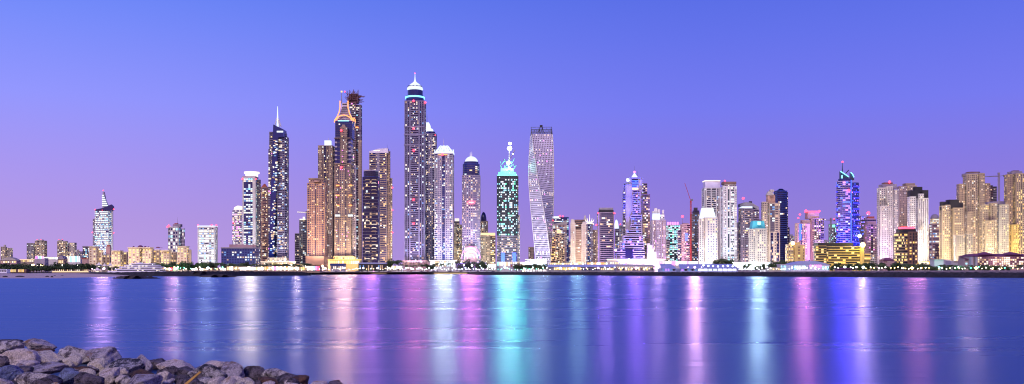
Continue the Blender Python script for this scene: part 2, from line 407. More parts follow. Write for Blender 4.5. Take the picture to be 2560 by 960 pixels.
# --- blue blade tower
t = T('blade_tower', 'dark blue tower with a slanting glass blade, stepped balconies and needle spire', 697, 1750, nwin=NW)
t.tier(671, 686, 372, st=S('coolstone', 'b1', lit=.35, fh=3.8, cols='p', glass='smoke'), dr=1.2, dd=6)
t.tier(673, 700, 330, st=S('coolstone', 'b1', lit=.2, fh=3.8), dr=.8, dd=12)
t.tier(690, 721, 342, st=S('coolstone', 's2 b1', lit=.22, fh=3.7, cp=3.6, wh=.6, cols='m', fl=.05), fp='oct', dr=.9, dd=5)
t.tier(692, 717, 330, 345, st=S('coolstone', 'b1', lit=.1), dd=12)
mb = MB(); Dp = 1750
bl = [(672, 655), (674, 560), (678, 440), (682, 340), (683, 311), (708, 323), (708, 342), (695, 344), (692, 440), (687, 560), (684, 655)]
mb.poly3([tuple(P(x, y, Dp-2)) for x, y in bl], 'navy', 26); t.part('glass_blade', mb)
mb = MB()
for i in range(90):
    y = RS.uniform(350, 640); k = (655-y)/345; xl = 672+11*k+1.5; x = xl+RS.uniform(0, 9); p0 = P(x, y, Dp-2.2)
    w = RS.choice([2.5, 5]); c = pick('m', 1)[0]; mb.box(p0.x, p0.x+w*.8, Dp-2.6, Dp-2.1, p0.z, p0.z+1.8, c)
p0 = P(692, 331, Dp-2.5); mb.box(p0.x, p0.x+12, Dp-2.7, Dp-2.1, p0.z, p0.z+3, 'cool')
tag(t.part('blade_windows', mb), kind='stuff')
t.spire(694, 318, 266, 5.5, 'crownglow', dd=10)  # spire glows by itself in place of light falling on it
for xa, xb, yb in ((686, 692, 296), (703, 696, 296), (699, 695, 300)): 
    mb = MB(); mb.tube(P(xa, 317, Dp+10), P(xb, yb, Dp+10), .9, 'white'); t.part('spire_brace', mb)
t.tier(668, 722, 644, st=S('cream', 'p1', lit=.8, cp=5), dd=-14, dr=.5); t.done()
t = T('apartment_tower', 'grey green unfinished tower with a lower slab wing, standing apart in the gap', 755, 1850, nwin=NW)
t.tier(737, 752, 584, st=S('grey', 'b1', lit=.12, fh=4.4, glass='smoke')); t.tier(748, 769, 549, st=S('grey', 'p1 b1', lit=.2, fh=4, cols='m', glass='smoke'), dd=6)
t.pb('roof_lights', 749, 766, 547, 550, 'wwhite', 4, 14); t.pb('roof_lights', 757, 762, 542, 547, 'wwhite', 8); t.done()
# --- pinkish arch tower
t = T('apartment_tower', 'peach tower with a blue centre strip and an arched crown', 792, 1600, nwin=NW)
t.tier(768, 817, 458, st=S('peach', 'b.5 p1 w.05 g.26 w.05 p1 b.5', side='p1', cp=3.2, ww=.5, wh=.5, lit=.10, fh=3.5, glass='navy'), fp='rect', dr=.7)
t.tier(772, 814, 448, 459, st=S('peach', 'p1', cp=3.5, lit=.1), dd=5); t.pb('cornice', 771, 815, 445, 448, 'tan', 4); 
t.dome(792, 18, 456, 449, 'peach', dd=1, name='crown_arch'); t.pb('podium', 764, 820, 640, 662, 'peach', -8, 40); t.done()
t = T('apartment_tower', 'beige twin shafted tower with a glowing white box on its roof', 815, 1850, nwin=NW)
t.tier(795, 836, 364, st=S('tan', 'p1 v.4 g.7 v.4 p1', cp=3.4, ww=.45, lit=.28, fh=4), dr=.8)
t.pb('crown_box', 811, 829, 351, 364, 'crownglow', 8); t.spire(821, 351, 344, 1.5, 'white'); t.done()
# --- ornate tower with orange lines
t = T('ornate_tower', 'ornate beige tower whose bell shaped crown is outlined in orange neon', 860, 1560, nwin=100)
os_ = S('tan', 'p.9 v.3 g.42 w.08 p1.6 w.08 g.42 v.3 p.9', side='p1 b1', cp=3.0, ww=.5, wh=.5, fh=3.5, lit=.14, cols='p', glass='navy')
t.tier(836, 882, 410, st=os_, dr=.9, rot=0); t.tier(881, 891, 412, st=S('lilac', 'p1', cp=3, lit=.25), dd=12, dr=1.6)
t.tier(837, 882, 345, 411, st=S('tan', 'b.6 g2.4 b.9', side='b1', cp=3.4, fh=7.2, lit=.0, glass='navy', slab='lilac'), dd=3, dr=.8)
t.tier(838, 886, 302, 346, st=S('bluefabric', 'g1', lit=.03, glass='navy'), dd=6, dr=.8)
t.tier(850, 869, 318, 412, st=S('tan', 'p1', cp=3, ww=.45, lit=.12), dd=-2, dr=.4); t.pb('centre_gable', 853, 866, 311, 319, 'tan', -1, 8, taper=.6)
for y in (409, 540, 345): t.pb('ledge', 835, 884, y-1, y+1, 'tan', -2, 40)
mb = MB(); Dp = 1574
outl = [(838, 303), (845, 296), (850, 285), (853, 270), (855, 257), (868, 257), (870, 270), (874, 285), (880, 296), (886, 303)]
mb.poly3([tuple(P(x, y, Dp)) for x, y in outl], 'silver', 20); bell = t.part('bell_crown', mb)
mb = MB(); mb.box(*[P(856, 0, Dp)[0], P(867, 0, Dp)[0]], Dp-.6, Dp-.1, Z(262, Dp), Z(259.5, Dp), 'black')
for k in range(11):
    a = P(846+k*3.2, 300, Dp-.5); b = P(853+k*1.4+4, 266, Dp-.5); mb.tube(a, b, .22, 'darkgrey', 4)
    b = P(853+k*1.4-4, 266, Dp-.5); 
for y in range(268, 300, 5): mb.tube(P(858-(y-257)*.33, y, Dp-.6), P(866+(y-257)*.33, y, Dp-.6), .22, 'darkgrey', 4)
t.part('crown_lattice', mb).parent = bell
def neon(pts, D, m, r=.7, name='neon_line'):
    mb = MB()
    for a, b in zip(pts[:-1], pts[1:]): mb.tube(P(*a, D), P(*b, D), r, m)
    t.part(name, mb)
neon([(850, 252), (850, 268), (848, 280), (843, 292), (837, 300), (836, 306)], Dp-2, 'neonO', .9)
neon([(870, 252), (870, 268), (874, 284), (879, 294), (886, 303)], Dp-2, 'neonO', .9)
neon([(839, 301), (844, 294), (851, 289), (859, 287.5), (867, 289), (875, 294), (880, 301)], Dp-4, 'neonO', .8)
neon([(882, 303), (885, 294), (888, 299), (889, 306)], Dp-2, 'neonO', .6)
neon([(845, 302), (872, 302)], Dp-9, 'cyan', .8, 'light_bar')
for x0, x1 in ((840, 848), (872, 880)):
    for y in (465, 490, 515): 
        a = P(x0, y, 1557); b = P(x1, y, 1557); mb = MB(); mb.box(a.x, b.x, 1557, 1557.8, a.z, a.z+2, 'neonO'); t.part('light_bar', mb)
    a = P(x0-2, 541, 1557); b = P(x1+2, 541, 1557); mb = MB(); mb.box(a.x, b.x, 1556, 1557.8, a.z, a.z+3, 'cool'); t.part('light_bar', mb)
t.spire(854, 258, 228, 2.4, 'tan', name='mast'); mb = MB(); c = P(854, 229, t.Dc); mb.box(c.x-1.3, c.x+1.3, c.y-1, c.y+1, c.z-1.3, c.z+1.3, 'yellow'); t.part('mast_lantern', mb)
t.beacon(853, 326, 1.8, dd=-4); t.beacon(853, 418, 1.8, dd=-2); t.beacon(862, 229, 1.2)
for y in (376, 391, 405, 424): t.beacon(856, y, .9, 'magenta', dd=-3)
t.tier(834, 890, 640, st=S('goldwall', 'p1', lit=.8, cp=4, cols='y', fh=5), dd=-12, dr=.6); t.done()
# --- unfinished tower behind it
t = T('unfinished_tower', 'reddish brown unfinished tower topped by a tangle of steel scaffolding', 886, 1800, nwin=NW)
t.tier(866, 892, 256, st=S('steel', 'b1', lit=.12, fh=4, cols='p', glass='black', slab='mauve')); t.tier(890, 904, 262, st=S('mauve', 'b1 w.3', lit=.25, fh=4, cols='c', glass='navy2'), dd=6, dr=1.3)
t.tier(896, 905, 350, st=S('tan', 'w1 p.6', lit=.1), dd=-2)
mb = MB()
for i in range(110):
    x = RS.uniform(867, 897); y = RS.uniform(235, 257); d = RS.uniform(1802, 1820); k = RS.choice(3)
    a = P(x, y, d); b = a+Vector([(RS.uniform(6, 14), 0, RS.uniform(-1, 1)), (0, 0, RS.uniform(4, 12)), (RS.uniform(-6, 6), RS.uniform(-6, 6), 6)][k]); mb.tube(a, b, .5, 'steel', 4)
for k in range(5): mb.box(X(868+k, 1805), X(895-k*.3, 1805), 1803, 1822, Z(256-k*5, 1805), Z(256-k*5, 1805)+.8, 'steel')
t.part('scaffolding', mb); t.spire(894, 256, 224, 1.2, 'steel', name='mast')
t.tier(868, 903, 317, 325, st=S('orange', 'w1'), dd=-3, dr=.2) if False else None
mb = MB(); mb.box(X(889, 1797), X(896, 1797), 1796, 1797, Z(320, 1797), Z(317, 1797), 'neonO'); t.part('work_light', mb); t.done()
# --- navy arc tower
t = T('apartment_tower', 'navy blue tower with two columns of pale arc shaped balconies', 927, 1500, nwin=60)
t.tier(906, 948, 441, st=S('bluefabric', 'g.22 b.26 g.05 b.28 g.22', side='g1', lit=.16, fh=5.2, cols='w', glass='navy2', slab='white'), fp='bow', dr=.8)
t.tier(909, 946, 426, 442, st=S('bluefabric', 'g1', lit=0, glass='navy2'), fp='round', dr=1, dd=3); t.pb('roof_rim', 909, 946, 424, 427, 'lilac', 2.5, fp='round', dep=25)
mb = MB()
for k in range(24):
    y = 450+k*8.6
    for xc in (919, 935):
        if RS.rand() < .3: continue
        pts = [P(xc-6+i*2, y-(1.4 if 0 < i < 6 else 0), 1497.3) for i in range(7)]
        m = 'wwhite' if RS.rand() < .5 else 'dim'
        for a, b in zip(pts[:-1], pts[1:]): mb.tube(a, b, .38, m, 4)
tag(t.part('arc_lights', mb), kind='stuff'); t.done()
t = T('apartment_tower', 'grey brown tower with a slanted roof and edge lights, behind the navy one', 950, 1750, nwin=NW)
t.tier(923, 971, 381, st=S('mauve', 'b1 p.6 b1', lit=.2, fh=3.8, cols='w', glass='navy', slab='tan'), dr=.7)
t.poly('slanted_roof', [(923, 382), (923, 378), (945, 372), (969, 370), (971, 382)], 'silver', 20, -1)
t.tier(968, 976, 378, st=S('tan', 'p1', lit=.1), dd=4); t.tier(974, 981, 445, st=S('cream', 'p1', lit=.8, cp=3), dd=8)
t.spire(968, 372, 360, .8, 'darkgrey')
for y in (469, 525, 581): t.beacon(981, y, 1.5, dd=4)
mb = MB(); mb.box(X(934, 1748), X(950, 1748), 1747.5, 1748.4, Z(377, 1748), Z(375.5, 1748), 'wwhite'); t.part('roof_lamp_strip', mb); t.done()
# --- tallest, domed
t = T('domed_tower', 'tallest tower, slender, with a white lit onion dome and cyan ring', 1037, 1700, nwin=100)
t.tier(1011, 1064, 252, st=S('coolstone', 'w.06 v.13 w.05 v.13 w.08 b.62 w.08 v.13 w.05 v.13 w.06', side='v1', cp=2.6, ww=.62, fh=3.9, lit=.16, cols='m', glass='navy2', slab='coolstone'), fp='rect', dr=.9, rot=2)
for y in (316, 336, 362): t.pb('ledge', 1010, 1065, y-1.5, y+1.5, 'coolstone', -1.5, 46, rot=2)
t.pb('drum', 1015, 1060, 236, 252, 'navy', 3, fp='round', dep=36); t.pb('ring_light', 1013, 1062, 238, 242, 'neonC', 1.5, fp='round', dep=40)
t.pb('drum', 1019, 1057, 223, 236, 'navy', 6, fp='round', dep=32)
Dc = 1720
mb = MB(); k = Dc/F
mb.lathe(P(1037.5, 224, Dc), [(20*k, 0), (20*k, 1.5*k), (18.5*k, 5*k), (15.5*k, 9.5*k), (11*k, 13.5*k), (6*k, 17*k), (3*k, 20*k), (1.4*k, 26*k), (.8*k, 34*k), (.5*k, 41*k)], 'crownglow', 24); onion = t.part('onion_dome', mb, smooth=True)
mb = MB()
for i in range(14):
    a = -math.pi/2+(i-6.5)*.2; c = P(1037.5, 217, Dc); mb.box(c.x+17.6*k*math.cos(a)-.7, c.x+17.6*k*math.cos(a)+.7, c.y+17.6*k*math.sin(a)-.7, c.y+17.6*k*math.sin(a)+.7, c.z-1, c.z+.9, 'navy')
t.part('dome_openings', mb).parent = onion
for y in (252, 321, 376, 499, 559): t.beacon(1034, y, 2.0, dd=-3)
t.beacon(1063, 256, 2.0, dd=-2); t.beacon(1037.3, 183, .9, dd=22)
t.tier(1006, 1072, 651, st=S('pink', 'p1', lit=.3, cp=5, fh=5), dd=-20, dr=.6); t.done()
t = T('apartment_tower', 'tower with curved white lit shoulder crown between the two domed giants', 1078, 1850, nwin=NW)
t.tier(1060, 1091, 334, st=S('coolstone', 'b1 p1 b.6', side='p1', lit=.28, fh=3.8, cols='w', glass='navy2')); t.pb('crown_base', 1063, 1088, 328, 335, 'navy', 4, fp='round', dep=20)
t.poly('crown_shell', [(1062, 329), (1062, 306), (1072, 306), (1075, 312), (1076, 320), (1082, 323), (1082, 329)], 'crownglow', 14, 6)
t.spire(1068, 306, 285, .7, 'darkgrey'); t.beacon(1088, 338, 1.2, dd=0); t.done()
t = T('apartment_tower', 'pale gridded tower with a spiky white crown and needle', 1110, 1650, nwin=NW)
t.tier(1086, 1134, 384, st=S('lilac', 'b.5 w.1 p.5 w.1 g.5 w.1 p.5 w.1 b.5', side='p1', cp=3.2, fh=4.0, lit=.22, cols='m', glass='navy', slab='white'), dr=.8)
mb = MB(); 
for i in range(13):
    xb = 1087+i*3.9; xt = 1110+(xb-1110)*.45; mb.tube(P(xb, 383, 1654), P(xt, 366-2*(i % 2), 1662), .9, 'crownglow', 4)
    mb.tube(P(xb, 383, 1654), P(xb, 374, 1654), .8, 'crownglow', 4)
mb.box(X(1086, 1652), X(1134, 1652), 1652, 1675, Z(384, 1652), Z(379, 1652), 'crownglow'); t.part('spiky_crown', mb)
t.pb('crown_cone', 1094, 1126, 364, 380, 'lilac', 8, taper=.35); t.spire(1109.5, 366, 346, 1.8, 'white', dd=16); t.beacon(1106, 387, 2.0, dd=-2)
mb = MB(); mb.box(X(1096, 1649), X(1118, 1649), 1648.4, 1649.5, Z(387.5, 1649), Z(385.5, 1649), 'neonO'); t.part('light_bar', mb); t.done()
t = T('apartment_tower', 'slim cream block with a lit white head, beside the pink arched tower', 1145, 1950, nwin=NW)
t.tier(1133, 1157, 562, st=S('cream', 'p1 b.6 p1', lit=.5, cp=3.4)); t.tier(1135, 1149, 553, 563, st=S('cream', 'p1', lit=.5), dd=4); t.pb('lit_head', 1137, 1148, 546, 554, 'wwhite', 6); t.done()
t = T('domed_tower', 'pink lit tower with a blue glass top, white half dome and twin antennas', 1178, 1600, nwin=NW)
t.tier(1155, 1200, 437, st=S('mauve', 'p.7 w.05 g.95 w.05 p.7', side='p1', cp=3.4, fh=4, lit=.3, cols='w', glass='navy', slab='pink'), fp='bow', dr=.8)
t.tier(1157, 1199, 408, 440, st=S('bluefabric', 'g1', lit=.12, cp=4, cols='w', glass='navy'), fp='round', dr=1, dd=4)
t.pb('glass_drum', 1160, 1196, 403, 409, 'navy', 6, fp='round', dep=22); t.dome(1178.5, 32, 405, 391, 'crownglow', dd=18)
t.spire(1175.5, 392, 380, 1.2, 'wwhite', dd=18, name='antenna'); t.spire(1179.5, 392, 379, 1.2, 'wwhite', dd=18, name='antenna')
mb = MB(); mb.box(X(1169, 1596), X(1187, 1596), 1595, 1596.4, Z(509, 1596), Z(503, 1596), 'redL'); mb.box(X(1172, 1596), X(1184, 1596), 1594.4, 1594.9, Z(507, 1596), Z(505, 1596), 'wwhite'); t.part('red_sign', mb)
t.tier(1162, 1192, 617, st=S('pink', 'w1'), dd=-10, dr=.5)
mb = MB(); c = P(1177, 646, 1588)
for rr, m in ((16, 'magenta'), (11, 'wwhite'), (6, 'warm')):
    q = [(c.x+rr*math.cos(a), 1588-(17-rr)*.05, c.z+rr*1.25*math.sin(a)) for a in [math.pi*i/12 for i in range(13)]]
    for a, b in zip(q[:-1], q[1:]): mb.tube(a, b, .6, m, 4)
t.part('portal_arches', mb); t.tier(1140, 1215, 655, st=S('mauve', 'p1', lit=.9, cols='v', cp=5, fh=5), dd=-30, dr=.4); t.done()
t = T('apartment_tower', 'tower with a small dark onion dome peeping over the cream block', 1209, 1950, nwin=NW)
t.tier(1199, 1219, 553, st=S('cream', 'b1 p1', lit=.35)); t.dome(1209, 15, 553, 530, 'navy2'); t.spire(1207, 533, 526, .8, 'grey'); t.done()
t = T('apartment_tower', 'squat cream block with a warm lit cornice, right of the pink arched tower', 1220, 1750, nwin=NW)
t.tier(1202, 1225, 586, st=S('cream', 'p1 w.4 p1', lit=.35, cp=3.2)); t.tier(1222, 1239, 590, st=S('tan', 'b1', lit=.35), dd=5)
t.pb('lit_cornice', 1202, 1238, 582, 588, 'warm', -1); t.done()
# --- dark construction tower with green lights
t = T('unfinished_tower', 'black glass tower under construction with glowing green white top', 1268, 1650, nwin=100)
t.tier(1242, 1294, 440, 590, st=S('tealdark', 'p.3 g.5 w.1 g.5 p.3', side='b1', lit=.42, cols='g', fh=4.2, cp=3.2, glass='black'), dr=.8)
t.tier(1242, 1294, 590, st=S('mauve', 'b.4 s1 b.4', lit=.22, cols='w', fh=3.6, cp=3.0, glass='black'), dr=.8)
t.tier(1291, 1300, 537, st=S('lilac', 'p1', lit=.6, cols='w', cp=3), dd=6); t.tier(1291, 1296, 440, 540, st=S('tan', 'b1', lit=.2), dd=4)
t.pb('lit_storey', 1243, 1293, 437, 446, 'greenL', 1, 30); t.pb('glow_deck', 1246, 1290, 430, 437.5, 'mint', 5, 26); t.pb('glow_deck', 1252, 1284, 421, 427, 'greenL', 8, 20)  # deck slabs glow in place of floodlight on the tower top
for x in (1253, 1281): t.pb('blue_screen', x, x+9, 632, 662, 'blueL', -4, 4)
mb = MB()
for i in range(34):
    x = RS.uniform(1250, 1287); y = RS.uniform(404, 428); a = P(x, y, RS.uniform(1658, 1675)); mb.tube(a, a+Vector((RS.uniform(-4, 4), RS.uniform(-3, 3), RS.uniform(3, 6))), .35, 'mint' if RS.rand() < .6 else 'cyan', 4)  # rods glow too, standing in for floodlit steel
t.part('scaffolding', mb)
t.done()
t = T('tower_crane', 'floodlit crane with raised boom on top of the black construction tower', 1272, 1665, cat='crane')
mb = MB(); mb.tube(P(1272, 430, 1665), P(1274, 372, 1665), 1.0, 'white', 4); t.part('mast', mb)
mb = MB(); mb.tube(P(1270, 408, 1665), P(1287, 375, 1665), .6, 'steel', 4); mb.tube(P(1270, 408, 1665), P(1259, 398, 1665), .6, 'steel', 4); t.part('boom', mb)
for x, y, r in ((1274, 371, 4.2), (1275, 359, 2.6), (1271, 407, 3.2), (1282, 385, 1.0)): t.beacon(x, y, r, 'lampC', dd=0)
t.done()
# --- twisted tower
t = T('twisted_tower', 'tall silvery tower twisting a quarter turn from base to open roof', 1353, 1600, nwin=100)
D0 = 1600; Hh = Z(333, D0)-GZ; nfl = 74; fh = Hh/nfl; cx0 = X(1353, D0+20); cy0 = D0+22
def ring(k, r=None):
    f = k/nfl; a = math.radians(-86*max(f, 0)**1.3); xx = X(float(np.interp(f, [0, .35, .65, 1], [1359, 1356.5, 1353, 1353.5])), D0+22)
    h, g = 12.6, 18.0
    q = [(-h, -g), (h, -g), (h, g), (-h, g)]
    return [(xx+x*math.cos(a)-y*math.sin(a), cy0+x*math.sin(a)+y*math.cos(a)) for x, y in q]
for k in range(nfl):
    a = ring(k); b = ring(k+1); z = GZ+k*fh
    v = [(*p, z) for p in a]+[(*p, z+fh) for p in b]
    t.wall.add(v, [(i, (i+1) % 4, 4+(i+1) % 4, 4+i) for i in range(4)], 'silver')
    for i in range(4):
        A = np.array(v[i]); B = np.array(v[(i+1) % 4]); C = np.array(v[4+(i+1) % 4]); E = np.array(v[4+i])
        u = (B-A); Lu = np.linalg.norm(u); u /= Lu; nr = np.array([u[1], -u[0], 0]); up = ((E-A)+(C-B))/2
        if np.dot(nr, CAM-A) < 0: continue
        n = 12; sk = RS.rand() < .12
        frac = max(.42, .66-.3*max(0, (k/nfl-.35)))
        for j in range(n):
            s0 = (j+.5-frac/2)/n; s1 = (j+.5+frac/2)/n; lo = .2; hi = .2+frac*1.05
            q = []
            for ss, tt in ((s0, lo), (s1, lo), (s1, hi), (s0, hi)):
                bot = A+(B-A)*ss; tp = E+(C-E)*ss; q.append(bot+(tp-bot)*tt+nr*.25)
            litp = (.75 if sk and (j*7+k) % n < 5 else .03)
            if RS.rand() < litp: t.cand.append((q[0], u, nr*0, (0, float(np.linalg.norm(q[1]-q[0])), 0, (hi-lo)*fh), pick('p', 1)[0])) if False else t.win.add(q, [(0, 1, 2, 3)], pick('p', 1)[0])
            else: t.win.add(q, [(0, 1, 2, 3)], 'navy2' if k < nfl*.5 else 'smoke')
a = ring(nfl); t.wall.add([(*p, GZ+Hh) for p in a], [(0, 1, 2, 3)], 'silver')
for ci in range(4):
    mb = MB()
    for k in range(0, nfl, 2):
        p = ring(k)[ci]; q = ring(k+2)[ci]; mb.tube((*p, GZ+k*fh), (*q, GZ+(k+2)*fh), .8, 'white', 5)
    t.part('corner_rail', mb)
zt = Z(315, D0); mb = MB(); a = ring(nfl); b = ring(nfl+4.4)
for i in range(4):
    for j in range(13):
        p = np.array(a[i])+(np.array(a[(i+1) % 4])-np.array(a[i]))*j/12; q = np.array(b[i])+(np.array(b[(i+1) % 4])-np.array(b[i]))*j/12
        mb.tube((*p, GZ+Hh), (*(q if j in (0, 12) else p+(q-p)*.7), zt if j in (0, 12) else GZ+Hh+(zt-GZ-Hh)*RS.choice([.55, .8])), .45, 'darkgrey', 4)
    for f in (.3, .55, .95):
        p = np.array(a[i])+(np.array(b[i])-np.array(a[i]))*f; q = np.array(a[(i+1) % 4])+(np.array(b[(i+1) % 4])-np.array(a[(i+1) % 4]))*f; z = GZ+Hh+(zt-GZ-Hh)*f
        mb.tube((*p, z), (*q, z), .4, 'darkgrey', 4)
rfr = t.part('roof_frame', mb)
mb = MB(); c = P(1353, 330, D0+18)
for s_ in (-1, 1): mb.tube(c+Vector((s_*4, 0, 0)), c+Vector((s_*1.2, 0, 11)), .8, 'black'); mb.tube(c+Vector((s_*4, 5, 0)), c+Vector((s_*1.2, 0, 11)), .8, 'black')
mb.box(c.x-2.4, c.x+2.4, c.y-2, c.y+2, c.z+8, c.z+12, 'black'); t.part('roof_machine', mb).parent = rfr
t.beacon(1382, 551, 1.0, dd=0)
t.done()
t = T('podium_building', 'overexposed white podium glowing at the foot of the twisted tower', 1340, 1540, cat='building', nwin=20)
t.tier(1313, 1366, 648, st=S('white', 's1', lit=.8, cols='c', cp=6, fh=4), dr=.4); t.tier(1300, 1330, 655, st=S('warmglow', 'w1'), dd=4, dr=.4); t.pb('glow_front', 1326, 1362, 651, 668, 'crownglow', -1, 2); t.done()  # front plate and side wall glow in place of floodlight on white walls
t = T('apartment_block', 'small tan block peeking out left of the twisted tower', 1327, 2000, cat='building', nwin=30)
t.tier(1321, 1335, 618, st=S('tan', 'p1', lit=.2)); t.done()
t = T('apartment_tower', 'orange lit stepped tower with balconies, right of the twisted tower', 1392, 1650, nwin=NW)
t.tier(1376, 1389, 592, st=S('peach', 'b1', lit=.35, cols='y')); t.tier(1387, 1412, 584, st=S('beige', 'b1 p.4 b.8', lit=.35, cols='w', glass='navy2'), dd=3); t.pb('lit_head', 1392, 1403, 575, 586, 'warm', 5); t.done()
t = T('apartment_tower', 'cream tower with a swooping curved roof behind the orange stepped one', 1398, 1800, nwin=NW)
t.tier(1379, 1417, 562, st=S('pink', 's1 p.4', lit=.4, cols='m')); t.poly('curved_roof', [(1380, 563), (1380, 560), (1396, 558), (1408, 554), (1417, 550), (1417, 563)], 'pale', 20, 1); t.done()
t = T('office_tower', 'blue glass slab with a pinkish roof light, behind the curved roof', 1402, 1980, nwin=NW)
t.tier(1383, 1422, 543, st=S('bluefabric', 'g1', lit=.2, cols='c', glass='navy', fl=.1)); t.beacon(1400, 540, 2.2); t.beacon(1407, 541, 1.6); t.pb('roof_edge', 1384, 1398, 541, 546, 'cool', -1, 4); t.done()
t = T('apartment_tower', 'cream ribbed tower with horizontal stripes and a brown recessed head', 1446, 1550, nwin=NW)
t.tier(1426, 1439, 558, st=S('pale', 'v1', lit=.06, cp=2.4, ww=.35, glass='tan')); t.tier(1453, 1466, 560, st=S('pale', 'v1', lit=.06, cp=2.4, ww=.35, glass='tan'))
t.tier(1438, 1454, 575, st=S('beige', 's1', lit=.05, fh=3.4, wh=.5, glass='brown'), dd=2, dr=1.2); t.tier(1436, 1462, 549, 576, st=S('brown', 's1', lit=.08, fh=4, glass='black'), dd=6)
for a, b in ((1426, 1437), (1455, 1466)): t.pb('gable', a, b, 548 if a < 1440 else 554, 560, 'pale', 0, taper=.7)
t.done()
t = T('apartment_tower', 'ornate tower crowned with a white filigree finial like antlers', 1475, 1700, nwin=NW)
t.tier(1460, 1482, 560, st=S('mauve', 'p1 g.8 p1', lit=.35, cols='m', glass='navy')); t.tier(1479, 1495, 575, st=S('tan', 'p1', lit=.35), dd=5)
mb = MB()
for dx, yt in ((0, 536), (5, 545), (-5, 545), (9, 548), (-9, 548)):
    a = P(1474, 560, 1705); b = P(1474+dx, 553, 1705); c = P(1474+dx*1.25, yt, 1705); mb.tube(a, b, .9, 'wwhite', 4); mb.tube(b, c, .8, 'wwhite', 4, .2)
mb.box(X(1465, 1705), X(1484, 1705), 1704, 1712, Z(562, 1705), Z(558, 1705), 'wwhite'); t.part('filigree_crown', mb); t.pb('gable', 1457, 1468, 537, 553, 'pale', 12, taper=.1); t.beacon(1491, 562, 1.6, dd=4); t.done()
t = T('office_tower', 'plain dark slab tower with a black rounded cap and violet corner lines', 1514, 1550, nwin=NW)
st = S('mauve', 'n.04 w.06 s1 w.06 n.04', lit=.1, fh=3.8, cp=3.4, wh=.62, cols='w', glass='navy2'); st['neon'] = 'violet'
t.tier(1494, 1536, 531, st=st, dr=.8); t.tier(1496, 1534, 525, 532, st=S('black', 'w1'), dd=2); t.pb('cap', 1497, 1533, 519, 526, 'grey', 3); t.beacon(1495, 533, 1.2, dd=-1); t.beacon(1536, 533, 1.4, dd=-1); t.done()
t = T('apartment_tower', 'dim tower with a glowing white egg shaped lantern, between slab and stepped hotel', 1546, 1850, nwin=NW)
t.tier(1535, 1560, 572, st=S('grey', 'b1 p1', lit=.4, cols='m')); t.dome(1541, 12, 575, 549, 'crownglow'); t.tier(1548, 1558, 564, 574, st=S('darkgrey', 'w1'), dd=4); t.beacon(1551, 561, 1.2); t.done()
# --- stepped pyramid hotel
t = T('stepped_hotel', 'big stepped hotel tower with blue lit flank and a small glowing pyramid on top', 1590, 1500, cat='hotel', nwin=100)
gs = S('lilac', 'b1', side='b1', lit=.12, cols='v', fh=3.9, cp=3.6, glass='navy2', slab='lilac')
t.tier(1557, 1570, 478, st=S('coolstone', 'b1', lit=.15, fh=4, glass='black'), dd=10, dr=1.2); t.tier(1560, 1572, 458, 480, st=S('coolstone', 'b1', lit=.1, fh=4, glass='black'), dd=12)
t.tier(1563, 1580, 462, st=S('lilac', 'w1'), dd=4, dr=.8); t.tier(1572, 1606, 445, st=S('lilac', 'w.2 b1 w.6', lit=.1, glass='navy', slab='lilac', fh=4, cols='v'), dd=6)
t.tier(1604, 1625, 486, st=S('brown', 'b1 p.4', lit=.4, fh=4, glass='black', cols='w'), dd=8, dr=1.2); t.tier(1602, 1618, 458, 487, st=S('brown', 'b1', lit=.25, glass='black', cols='w'), dd=10)
t.tier(1579, 1603, 476, st=S('tan', 'b1 w.06 b.34 w.3', lit=.2, fh=3.6, glass='navy2', slab='lilac', cols='v'), dd=0)
for x0, x1, y, d in ((1575, 1604, 538, -3), (1564, 1605, 575, -6), (1556, 1608, 590, -9), (1548, 1610, 607, -12), (1538, 1612, 622, -15)):
    t.tier(x0, x1, y, st=gs, dd=d, dr=.5)
t.pb('atrium_glass', 1563, 1582, 622, 646, 'navy2', -17, 3)
t.pb('pyramid_base', 1571, 1608, 443, 447, 'coolstone', 4); t.pb('glow_pyramid', 1577, 1595, 431, 444, 'crownglow', 8, taper=.05)
t.spire(1586, 432, 414, .9, 'darkgrey', dd=16, name='antenna'); t.spire(1594, 440, 425, .7, 'darkgrey', dd=16, name='antenna'); t.beacon(1586, 430, 2.0, 'magenta', dd=14)
for y in range(452, 470, 4): 
    mb = MB(); mb.box(X(1580, 1505), X(1596, 1505), 1504, 1505.6, Z(y, 1505), Z(y-1.4, 1505), 'blueL'); t.part('blue_light_strip', mb)
mb = MB(); mb.box(X(1581, 1495), X(1596, 1495), 1495, 1499, Z(474, 1495), Z(469, 1495), 'warm'); t.part('lit_lounge', mb); t.beacon(1569, 450, 2.2, 'lampC', dd=6)
for i, (x0, x1, y) in enumerate(((1617, 1625, 608), (1617, 1631, 613), (1617, 1635, 622), (1617, 1641, 630))): t.pb('white_step', x0, x1, y, 662, 'white', -14-2*i, 10)
t.done()
t = T('apartment_tower', 'striped mauve tower with a tall white lit castle-like crown', 1645, 1650, nwin=NW)
t.tier(1627, 1665, 550, st=S('lilac', 'v1 w.2 p1 w.2 v1', lit=.2, cp=2.8, cols='p', glass='brown')); t.tier(1630, 1661, 536, 551, st=S('white', 'p1', lit=.7, cols='c'), dd=3)
for x0, x1, y in ((1630, 1636, 528), (1635, 1643, 520), (1643, 1650, 523), (1655, 1660, 525)): t.pb('crown_turret', x0, x1, y, 537, 'white', 5)
t.pb('crown_glow', 1631, 1650, 534, 549, 'crownglow', -.5, 4); t.done()
t = T('office_tower', 'green glass tower with cyan lit storeys and a pink comb on its roof', 1684, 1800, nwin=NW)
t.tier(1666, 1701, 562, st=S('white', 'g1', lit=.5, cols='g', cp=4, fl=.3, glass='tealglass')); 
for i in range(5): t.pb('roof_comb', 1668+i*6, 1672+i*6, 555, 563, 'magenta', 0, 4)
t.tier(1665, 1674, 598, st=S('white', 'b1', lit=.4), dd=-20); t.done()
